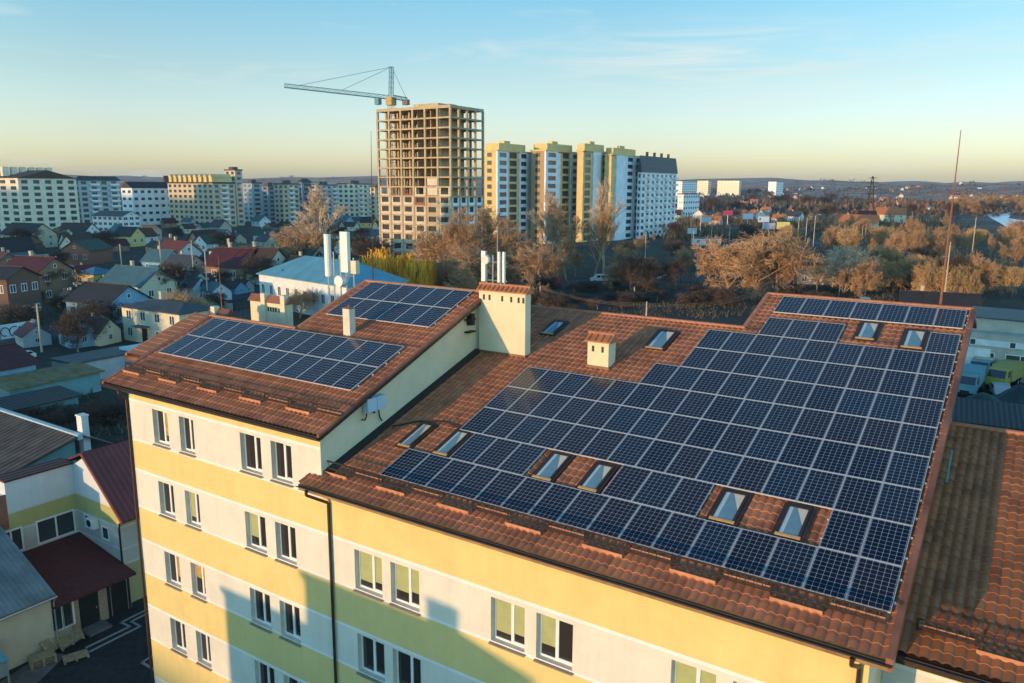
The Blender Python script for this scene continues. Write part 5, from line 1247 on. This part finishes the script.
scatter(16,(20,118),(388,445),['bush1','dark2'],(1.2,2.6),'tangled bush on the bank beside the yellow wall','bushes on the bank at the left','bush',1.6,12,'bush')
scatter(12,(640,760),(205,250),['dark1','round2'],(7,10),'small dark tree near the roadside billboards','trees near the billboards',seed=13)
scatter(12,(370,560),(270,300),['round1','round2','bush2'],(6,9),'low brown tree behind the tall chimney','thicket behind the tall chimney',seed=14)
# ------------------------------------------------------------------ small houses fill
HP={}
hr=random.Random(21)
def fill_house(px,yb,wk_,rk,label,group,sc=1.):
    key=(wk_,rk)
    if key not in HP:
        o=house(0,0,10,8,3.6,3.2,0,MW[wk_],MR[rk],label,pos=(0,0,-15),wins=(2,1),chim=1,group=group); HP[key]=reg(o); q=o
    else: q=copy_tree(HP[key])
    p=atZ(px,yb) if not isinstance(px,tuple) else px
    q.location=(p[0],p[1],float(gh(p[0],p[1]))); q.rotation_euler=(0,0,R(hr.choice([0,90])+hr.uniform(-18,18))); k=sc*hr.uniform(.8,1.25); q.scale=(k,k,k*hr.uniform(.9,1.15)); q['label']=label; q['group']=group; LATE.append((q,'house'))
combos=[('white','dark'),('cream','brown'),('white','red'),('beige','slate'),('blue','teal'),('ochre','dark'),('white','teal'),('brown','maroon'),('grey','green')]
for i in range(84):
    px=hr.uniform(0,385); yb=212+(hr.random()**1.1)*42; c=combos[i%len(combos)]
    fill_house(px,yb,*c,f'{c[0]} house with a {c[1]} roof in the left suburb',f'{c[0]} houses with {c[1]} roofs in the left suburb',sc=.8)
for i in range(16):
    px=hr.choice([hr.uniform(150,260),hr.uniform(0,60),hr.uniform(260,320)]); yb=hr.uniform(256,285); c=combos[(i*4+1)%len(combos)]
    fill_house(px,yb,*c,f'{c[0]} house with a {c[1]} roof in the nearer left lanes',f'nearer {c[0]} houses with {c[1]} roofs')
far=[('white','orange'),('cream','red'),('white','slate'),('pink','orange'),('white','brown')]
for i in range(26):
    px=hr.uniform(0,112) if i%3 else hr.uniform(150,250); yb=hr.uniform(268,350) if i%3 else hr.uniform(256,300); c=[('white','teal'),('blue','dark'),('cream','slate'),('grey','maroon')][i%4]
    fill_house(px,yb,*c,f'low {c[0]} outbuilding with a {c[1]} roof in the left yards',f'{c[0]} outbuildings with {c[1]} roofs in the left yards',sc=.5)
for i in range(110):
    d=hr.uniform(1000,3600); px=hr.uniform(640,1040); c=far[i%len(far)]
    q=atD(px,190,d); fill_house((q[0],q[1]),0,*c,f'{c[0]} house with a {c[1]} roof on the far plain',f'{c[0]} houses with {c[1]} roofs on the far plain',sc=1.1)
for i in range(24):
    px=hr.uniform(640,800); yb=hr.uniform(203,225); c=far[i%len(far)]
    fill_house(px,yb,*c,f'{c[0]} house with a {c[1]} roof beyond the billboards',f'{c[0]} houses with {c[1]} roofs by the wood')
# far blocks right of the high-rise row
block(676,682,697,1500,181,'pale blue slab block just right of the mansard roofed building',MWf['pale'],MR['slate'],9,5,roof='flat',rh=2)
block(697,708,711,2000,180.5,'distant slab block with a cream sunlit front, left one of the pair',MWf['cream'],MR['slate'],9,5,roof='flat',rh=2)
block(717,739,741,2000,180.5,'distant slab block with a cream sunlit front, right one of the pair',MWf['cream'],MR['slate'],9,5,roof='flat',rh=2)
block(678,684,700,700,194,'low white warehouse block below the pale blue slab block',MWf['white'],MR['grey'],4,5,roof='flat',rh=1)
block(768,776,783,1900,181.5,'small distant tower block behind the dark tree clump',MWf['white'],MR['slate'],8,5,roof='flat',rh=2)
# houses right middle
house(890,222,21,13,6,5,4,MW['cream'],MR['orange'],'large cream villa with a bright orange roof in the right distance',wins=(4,2),floors=2,chim=1)
house(856,228,26,11,4,4.5,4,MW['beige'],MR['orange'],'long low house with an orange roof left of the cream villa',wins=(5,2),chim=2)
house(866,224,12,9,5,4.5,20,MW['pink'],MR['red'],'small red roofed house between the two orange roofed ones',wins=(2,2),chim=1)
house(810,283,6.5,6,5.2,1.4,15,MW['beige'],MR['dark'],'tiny two storey hut left of the pale bushy tree',wins=(2,1),floors=2,chim=0,kind='hip')
hq=house(936,322,13,8,2.6,3.,12,MW['brown'],MR['dark'],'long dark roofed barn with two pale chimneys right behind the high ridge',cat='barn',name='barn',wins=(3,1),chim=2)
# ------------------------------------------------------------------ yard at the right
iw=thing('workshop_building','pale green industrial building with white framed windows in the yard at the right','industrial building',(30,101,-15),R(-4))
mb=MB(); mb.box(-19,24,0,10,0,6.0); mb.box(-19,24,3,14,6.0,7.6); mb.build('wall',mat('pale_green_render',(.44,.42,.33),.9,var=.15,scale=.5),iw); mb=MB(); mb.box(-19.2,24.2,2.8,14.2,7.61,7.8); mb.build('roof',MR['grey'],iw)
mb=MB(); mb.box(-19,24,-.15,-.003,4.4,5.2); mb.build('cornice',MW['white'],iw)
for i in range(9):
    a=-16+i*4.6; put_win(iw,'big',a,-.02,2.6,0); put_win(iw,'small',a-1,-.17,4.8,0)
mb=MB(); mb.box(-18.6,-14.8,-.25,-.01,0.,4.); mb.build('gate',MW['white'],iw)
wt=thing('work_tent','white domed tent cover in the yard right of the roof corner','tent',(*atZ(972,369)[:2],-15),R(10)); mb=MB(); n=10
for i in range(n):
    a=math.pi*i/n;b=math.pi*(i+1)/n; ca,sa,cb_,sb=math.cos(a),math.sin(a),math.cos(b),math.sin(b)
    mb.quad((-3,2.4*ca,2.6*sa),(3,2.4*ca,2.6*sa),(3,2.4*cb_,2.6*sb),(-3,2.4*cb_,2.6*sb)); mb.tri((3,0,0),(3,2.4*ca,2.6*sa),(3,2.4*cb_,2.6*sb)); mb.tri((-3,0,0),(-3,2.4*cb_,2.6*sb),(-3,2.4*ca,2.6*sa))
mb.build('canvas',mat('white_tarpaulin',(.60,.68,.72),.6,var=.08),wt)
def wheel_set(o,L,wd,r=.42,axles=(-.32,.32)):
    for ax in axles:
        for s in(-1,1):
            mb=MB(); mb.tube((ax*L,s*(wd/2-.22),r),(ax*L,s*(wd/2),r),r,n=14); w_=mb.build('wheel',M_dark,o); h=MB(); h.tube((ax*L,s*(wd/2),r),(ax*L,s*(wd/2+.02),r),r*.5,n=10); h.build('rim',M_gal,w_)
def truck(pos,rz,cabm,boxm,label,L=7.5):
    o=thing('truck',label,'truck',pos,rz); mb=MB()
    mb.prism([(-L/2,-1.15,.7),(-L/2+.1,-1.15,1.7),(-L/2+.55,-1.15,2.7),(-L/2+2.,-1.15,2.75),(-L/2+2.,-1.15,.7)],(0,2.3,0)); mb.build('cab',cabm,o)
    mb=MB(); mb.quad((-L/2+.08,-1.0,1.72),(-L/2+.5,-1.0,2.6),(-L/2+.5,1.,2.6),(-L/2+.08,1.,1.72)); mb.box(-L/2+.7,-L/2+1.7,-1.17,-1.152,1.7,2.5); mb.build('windscreen',M_glass,o)
    mb=MB(); mb.box(-L/2+2.15,L/2,-1.2,1.2,1.0,2.9); mb.build('cargo_box',boxm,o); mb=MB(); mb.box(-L/2,L/2,-.5,.5,.5,.95); mb.build('chassis',M_dark,o)
    wheel_set(o,L,2.3,.48,(-.36,.2,.34)); return o
M_yel=mat('yellow_paint',(.42,.34,.06),.5,var=.15)
p=atZ(1004,386); truck((p[0],p[1],-15),R(75),M_yel,mat('ochre_canvas',(.40,.33,.10),.8),'old truck with a yellow cab parked in the yard')
p=atZ(984,377); truck((p[0],p[1],-15),R(80),MW['teal'],MW['beige'],'truck with a beige box body beside the yellow one')
p=atZ(969,392); truck((p[0],p[1],-15),R(85),MW['teal'],MW['teal'],'dark green truck nearest the roof edge in the yard')
def car(pos,rz,m,label,L=4.4,van=False,group=None):
    o=thing('van' if van else 'parked_car',label,'van' if van else 'car',pos,rz,group); wd=1.8; H=2.1 if van else 1.45
    if van: prof=[(-L/2,.4),(-L/2,1.0),(-L/2+.9,1.25),(-L/2+1.5,H),(L/2-.05,H),(L/2,.4)]
    else: prof=[(-L/2,.35),(-L/2,.75),(-L/2+1.1,.95),(-L/2+1.7,H),(L/2-1.,H),(L/2-.3,.98),(L/2,.9),(L/2,.35)]
    mb=MB(); mb.prism([(a,-wd/2,b) for a,b in prof],(0,wd,0)); mb.build('body',m,o)
    mb=MB()
    if van: 
        for s in(-1,1): 
            for a in (1.7,2.9,3.9): mb.box(-L/2+a,-L/2+a+.9,s*(wd/2+.004)-.01,s*(wd/2+.004)+.01,1.25,1.85)
        mb.quad((-L/2+.95,-.8,1.3),(-L/2+1.46,-.8,H-.05),(-L/2+1.46,.8,H-.05),(-L/2+.95,.8,1.3))
    else:
        for s in(-1,1): mb.prism([(-L/2+1.35,s*(wd/2+.006),.98),(-L/2+1.78,s*(wd/2+.006),H-.1),(L/2-1.05,s*(wd/2+.006),H-.1),(L/2-.5,s*(wd/2+.006),1.)],(0,-s*.02,0))
    mb.build('window_glass',M_glass,o); wheel_set(o,L,wd+.02,.32); 
    mb=MB(); [mb.box(-L/2-.02,-L/2+.02,s*.7-.15,s*.7+.15,.62,.78) for s in(-1,1)]; mb.build('headlight',M_white,o)
    return o
p=atZ(602,282); car((p[0],p[1],-14.98),R(35),mat('white_car_paint',(.70,.70,.66),.35),'white minibus driving along the road beyond the main roof',6.4,True)
p=atZ(549,287); car((p[0],p[1],-14.98),R(35),mat('red_car_paint',(.35,.03,.06),.35),'dark red van behind the bushes left of the white minibus',6.5,True)
p=atZ(1000,396); car((p[0],p[1],-15),R(100),MW['grey'],'grey car parked under the trucks in the yard')
for i,(px_,py_,m,lb) in enumerate([(636,281,MW['grey'],'grey car on the road right of the white minibus'),(665,280,MW['white'],'pale car on the road further right of the minibus'),(818,283,mat('teal_car',(.10,.25,.30),.4),'teal car parked near the pale bushy tree'),(192,268,MW['white'],'white car parked beside the villa fence'),(20,362,MW['white'],'white car parked by the garages at the left')]):
    p=atZ(px_,py_); car((p[0],p[1],-14.97),R(35+20*i),m,lb)
# tarpaulin heaps
M_tarp=mat('green_tarpaulin',(.022,.045,.040),.7,var=.4,scale=.5,bump=.6,bscale=2)
def heap(px,py,w_,d_,h_,label,seed):
    rg=np.random.RandomState(seed); p=atZ(px,py); o=thing('covered_heap',label,'tarpaulin heap',(p[0],p[1],-15)); n=22; mb=MB(); V_=[]
    for j in range(n):
        for i in range(n):
            u=i/(n-1)*2-1; v=j/(n-1)*2-1; z=max(0,1-abs(u)**1.5)*max(0,1-abs(v)**1.7)*h_*(1+.25*math.sin(5*u+seed)*math.cos(4*v)); V_.append((u*w_/2,v*d_/2,z+rg.uniform(-.08,.08)*(z>.1)))
    mb.v=V_; mb.f=[(j*n+i,j*n+i+1,(j+1)*n+i+1,(j+1)*n+i) for j in range(n-1) for i in range(n-1)]; mb.m=[0]*len(mb.f); mb.build('tarpaulin',M_tarp,o)
heap(975,428,14,9,3.2,'large heap covered in dark green tarpaulin behind the lower right roof',1)
heap(1020,412,10,8,2.6,'second tarpaulin covered heap at the right edge of the yard',2)
mbp=atZ(985,442); shedp((mbp[0],mbp[1]-3,-15),22,5,3.2,1.,5,MW['teal'],MR['dark'],'dark low shed just beyond the lower right roof')
# ------------------------------------------------------------------ billboards, poles
def billboard(px,py0,py1,wpx,m,label,marks=None):
    """px centre column, rows of the panel top and bottom"""
    D=24.9*784/((py1+7)-187.7) ; c0=atD(px,py0,D); c1=atD(px,py1,D); w_=wpx/784*D; o=thing('billboard',label,'billboard',(c1[0],c1[1],-15),math.atan2(AR[1],AR[0])+R(5))
    z0=c1[2]+15; z1=c0[2]+15; mb=MB(); mb.box(-w_/2,w_/2,-.15,.15,z0,z1); mb.build('panel',m,o)
    mb=MB(); mb.box(-w_/2,w_/2,-.2,.2,z0-.12,z0-.002); mb.build('panel_trim',M_gal,o)
    mb=MB(); mb.tube((0,.3,0),(0,.3,z1-.3),.22); mb.build('post',M_gal,o)
    if marks:
        mb=MB()
        for a,b,c,d in marks: mb.box(-w_/2+w_*a,-w_/2+w_*b,-.165,-.152,z0+(z1-z0)*c,z0+(z1-z0)*d)
        mb.build('printed_marks',M_dark,o)
Mb=lambda n,c:mat(n,c,.6,var=.06,scale=1)
billboard(728,210.5,215,9,Mb('red_poster',(.45,.05,.10)),'red roadside billboard, leftmost of the cluster')
billboard(748,213.5,219,10,Mb('white_poster',(.62,.68,.70)),'white billboard on a post right of the red one')
billboard(763.5,216.5,222,11,Mb('pale_blue_poster',(.55,.66,.72)),'pale blue white billboard with a small dark mark',[(.12,.22,.3,.75)])
billboard(769,223,229,12,Mb('lilac_poster',(.48,.46,.58)),'lilac grey billboard below the pale blue one')
billboard(783,222,229,12.5,Mb('yellow_poster',(.75,.62,.18)),'yellow billboard, rightmost of the cluster')
billboard(706,217,222,10,Mb('pale_poster',(.50,.60,.62)),'pale grey billboard far left of the red one')
billboard(692,228,233.5,9,Mb('grey_poster',(.42,.55,.58)),'grey blue billboard low at the foot of the mansard roofed building')
p=atZ(708,246); house(706,245,12,6,3.,.4,30,MW['white'],MR['grey'],'small white kiosk building below the billboards',kind='flat',wins=(3,1),chim=0)
def pole(px,ytop,ybase,label,arm=0,m=None,group=None,lamp=False):
    p=atZ(px,ybase); D=math.hypot(p[0]-CAM[0],p[1]-CAM[1]); h=zpx(ytop,D,px)+15
    o=thing('street_lamp' if lamp else 'utility_pole',label,'street lamp' if lamp else 'utility pole',(p[0],p[1],-15),R(30),group)
    mb=MB(); mb.tube((0,0,0),(0,0,h),.18,.11,8); mb.build('pole_shaft',m or MW['beige'],o)
    mb=MB()
    if lamp: mb.path([(0,0,h),(.5,0,h+.5),(1.6,0,h+.6)],.05); mb.build('lamp_arm',M_gal,o); mb=MB(); mb.box(1.4,2.1,-.14,.14,h+.52,h+.66); mb.build('lamp_head',M_white,o)
    else:
        for k in range(1+arm): mb.box(-.8,.8,-.06,.06,h-.5-k*.6,h-.4-k*.6)
        for s in(-.7,0,.7): mb.tube((s,0,h-.4),(s,0,h-.2),.05)
        mb.build('cross_arm',M_iron,o)
    return np.array([p[0],p[1],-15+h-.25])
pl=[]
for a in [(646,301.5,322,'pale concrete pole rising just behind the main ridge',1),(540,286,306,'dark pole right of the tall chimney behind the ridge',1),(42,304,352,'pale pole beside the road at the left',0),(634,287,300,'small pole with a bright head on the shaded bank',0),(124,244,292,'thin pole between the green roofed and teal roofed houses',0),(208,249,300,'thin pole left of the white villa',0),(163,240,288,'thin dark pole in the gardens of the left suburb',0),(194,240,280,'slender pole beyond the parked white car',0),(790,226,246,'pale pole right of the yellow billboard',0),(729,225,243,'pale pole between the red and white billboards',0),(711,226,243,'pale pole below the grey billboard',0),(797,216,248,'tall thin pole right of the billboards',0),(906,252,284,'pale pole at the foot of the right slope',0),(944,242,300,'leaning pale pole close to the tall mast',0),(971,217,262,'tall pole in the right grove nearest the river',0),(645,232,262,'thin pole in front of the mansard roofed building',0),(541,240,272,'slender lamp pole left of the tall forked tree',0),(693,228,248,'pole beside the grey blue billboard',0)]:
    pl.append(pole(a[0],a[1],a[2],a[3],a[4]))
for px_,yt,yb,nm in ((805,218,247,'thin street lamp right of the yellow billboard'),(813,216,247,'thin street lamp, rightmost near the billboards'),(700,214,236,'thin street lamp beside the pale grey billboard')): pole(px_,yt,yb,nm,0,M_gal,'street lamps near the billboards',True)
for i in range(9):
    px_=838+i*4.5+(i%2)*1.3; pole(px_,224+(i%3),239,ORD[i]+' short pale post from the left, in the row below the orange roofs',0,MW['beige'],'row of pale posts below the orange roofs')
def wire(a,b,sag,label):
    mb=MB(); pr=None; o=thing('power_line',label,'power line',tuple(a))
    for k in range(3):
        pr=None
        for i in range(13):
            t=i/12; q=(b-a)*t+np.array([.35*k,0,-.25*k*1.]); q=q+np.array([0,0,-sag*4*t*(1-t)])
            if pr is not None: mb.tube(pr,q,.028,n=3,cap=False)
            pr=q
    mb.build('wire',mat('bright_cable',(.30,.20,.12),.5),o)
wire(pl[1],pl[0],1.,'sagging cables between the two poles behind the main ridge')
wire(pl[0],np.array([*atZ(760,318)[:2],-9.5]),1.2,'sagging cables running right from the concrete pole behind the ridge')
# high-voltage pylon far off
def pylon(px,ytop,D,label):
    c=atD(px,ytop,D); g=float(gh(c[0],c[1])); h=c[2]-g; o=thing('pylon',label,'pylon',(c[0],c[1],g)); mb=MB()
    for sx in(-1,1):
        for sy in(-1,1): mb.bar((sx*3.5,sy*3.5,0),(sx*.5,sy*.5,h),.4)
    for k in range(8):
        t=k/8; w0=3.5-3*t; w1=3.5-3*(t+.125); z0=h*t; z1=h*(t+.125)
        for s in(-1,1): mb.bar((-w0*s,-w0,z0),(w1*s,-w1,z1),.22); mb.bar((w0,-w0*s,z0),(w1,w1*s,z1),.22)
    mb.build('lattice_tower',M_iron,o); mb=MB()
    for k,wd in ((.72,7),(.84,5.5),(.95,4)): mb.bar((-wd,0,h*k),(wd,0,h*k),.35)
    mb.build('cross_arm',M_iron,o)
pylon(873,176,900,'lattice power pylon in the middle of the right plain')
# occluding neighbour buildings on the sun side (outside the picture, they throw the stepped shadow on the facade)
def nb(x0,x1,y0,y1,z1,label):
    o=thing('neighbour_building',label,'building',((x0+x1)/2,(y0+y1)/2,-15)); w_,d_=(x1-x0)/2,(y1-y0)/2
    mb=MB(); mb.box(-w_,w_,-d_,d_,0,z1+15); mb.build('wall',MW['cream'],o); mb=MB(); mb.box(-w_-.2,w_+.2,-d_-.2,d_+.2,z1+15,z1+15.25); mb.build('roof',MR['slate'],o)
S=.29
def sh_x(x,Y): return x+S*(Y+.67)
YN=-40.; dz=.062*(-.67-YN)
nb(sh_x(-8.35,YN),sh_x(-3.45,YN),YN-10,YN,-6.75+dz,'lower flat roofed wing of the neighbouring block across the street')
nb(sh_x(-3.4,YN)+.02,sh_x(3.75,YN),YN-10,YN,-4.6+dz,'taller flat roofed wing of the neighbouring block across the street')
def stack():
    o=thing('roof_stack','square ventilation stack on the neighbouring block roof','chimney',(sh_x(3.1,YN),YN-.6,-15+15-4.6+dz+.25)); mb=MB(); mb.box(-.55,.5,-.5,.5,0,.75); mb.build('shaft',MW['cream'],o); mb=MB(); mb.box(-.6,.55,-.55,.55,.75,.83); mb.build('cap',MR['slate'],o)
stack()
nb(sh_x(3.8,YN)+.02,sh_x(24,YN),YN-10,YN,-6.3+dz,'long low wing of the neighbouring block across the street')
# smoke from a house chimney
def smoke():
    b=atD(247,214,430); o_=MB(); n=12; rings=[]
    for k in range(9):
        t=k/8; z=t*16; r=.7+2.6*t; cx=1.2*math.sin(t*3)-.5*t; rings.append([(cx+r*math.cos(2*math.pi*i/n)*(1+.15*math.sin(3*i+k)),r*math.sin(2*math.pi*i/n),z) for i in range(n)])
    for rg_ in rings: o_.v+=rg_
    for k in range(8):
        for i in range(n): j=(i+1)%n; o_.f.append((k*n+i,k*n+j,(k+1)*n+j,(k+1)*n+i)); o_.m.append(0)
    o_.f.append(tuple(range(n-1,-1,-1)));o_.m.append(0);o_.f.append(tuple(8*n+i for i in range(n)));o_.m.append(0)
    m=bpy.data.materials.new('smoke'); m.use_nodes=True; t=m.node_tree; t.nodes.clear(); out=t.nodes.new('ShaderNodeOutputMaterial'); v=t.nodes.new('ShaderNodeVolumePrincipled'); v.inputs['Color'].default_value=(.85,.9,.95,1); v.inputs['Density'].default_value=.12
    t.links.new(v.outputs[0],out.inputs['Volume']); ob=o_.build('smoke_plume',m); ob.location=(b[0],b[1],b[2]-1); tag(ob,'thin white smoke column rising from a house chimney on the left','smoke',kind='stuff')
smoke()
HAZE=0.00006
if HAZE:
    mb=MB(); mb.box(-7600,7600,-720,8100,-40,140); ob=mb.build('haze',MW['white']); ob.data.materials.clear()
    m=bpy.data.materials.new('haze'); m.use_nodes=True; t=m.node_tree; t.nodes.clear(); out=t.nodes.new('ShaderNodeOutputMaterial'); v=t.nodes.new('ShaderNodeVolumePrincipled'); v.inputs['Color'].default_value=(.62,.80,1.,1); v.inputs['Density'].default_value=HAZE; v.inputs['Anisotropy'].default_value=.1
    t.links.new(v.outputs[0],out.inputs['Volume']); ob.data.materials.append(m); tag(ob,kind='stuff')

# repeats that look alike are told apart by their order across the view
ONES=['','first','second','third','fourth','fifth','sixth','seventh','eighth','ninth','tenth','eleventh','twelfth','thirteenth','fourteenth','fifteenth','sixteenth','seventeenth','eighteenth','nineteenth']
TENS={2:('twentieth','twenty'),3:('thirtieth','thirty'),4:('fortieth','forty'),5:('fiftieth','fifty')}
def ordinal(n):
    if n<20: return ONES[n]
    a,b=divmod(n,10); return TENS[a][0] if b==0 else TENS[a][1]+'-'+ONES[b]
def screen_x(o):
    d=np.array(o.location)-CAM; return float(d@AR)/max(1e-3,float(d@AF))
gr={}
for o,k in LATE: gr.setdefault(o['group'],[]).append(o)
for g,L in gr.items():
    L.sort(key=screen_x)
    for i,o in enumerate(L): o['label']=ordinal(i+1)+' from the left: '+o['label']
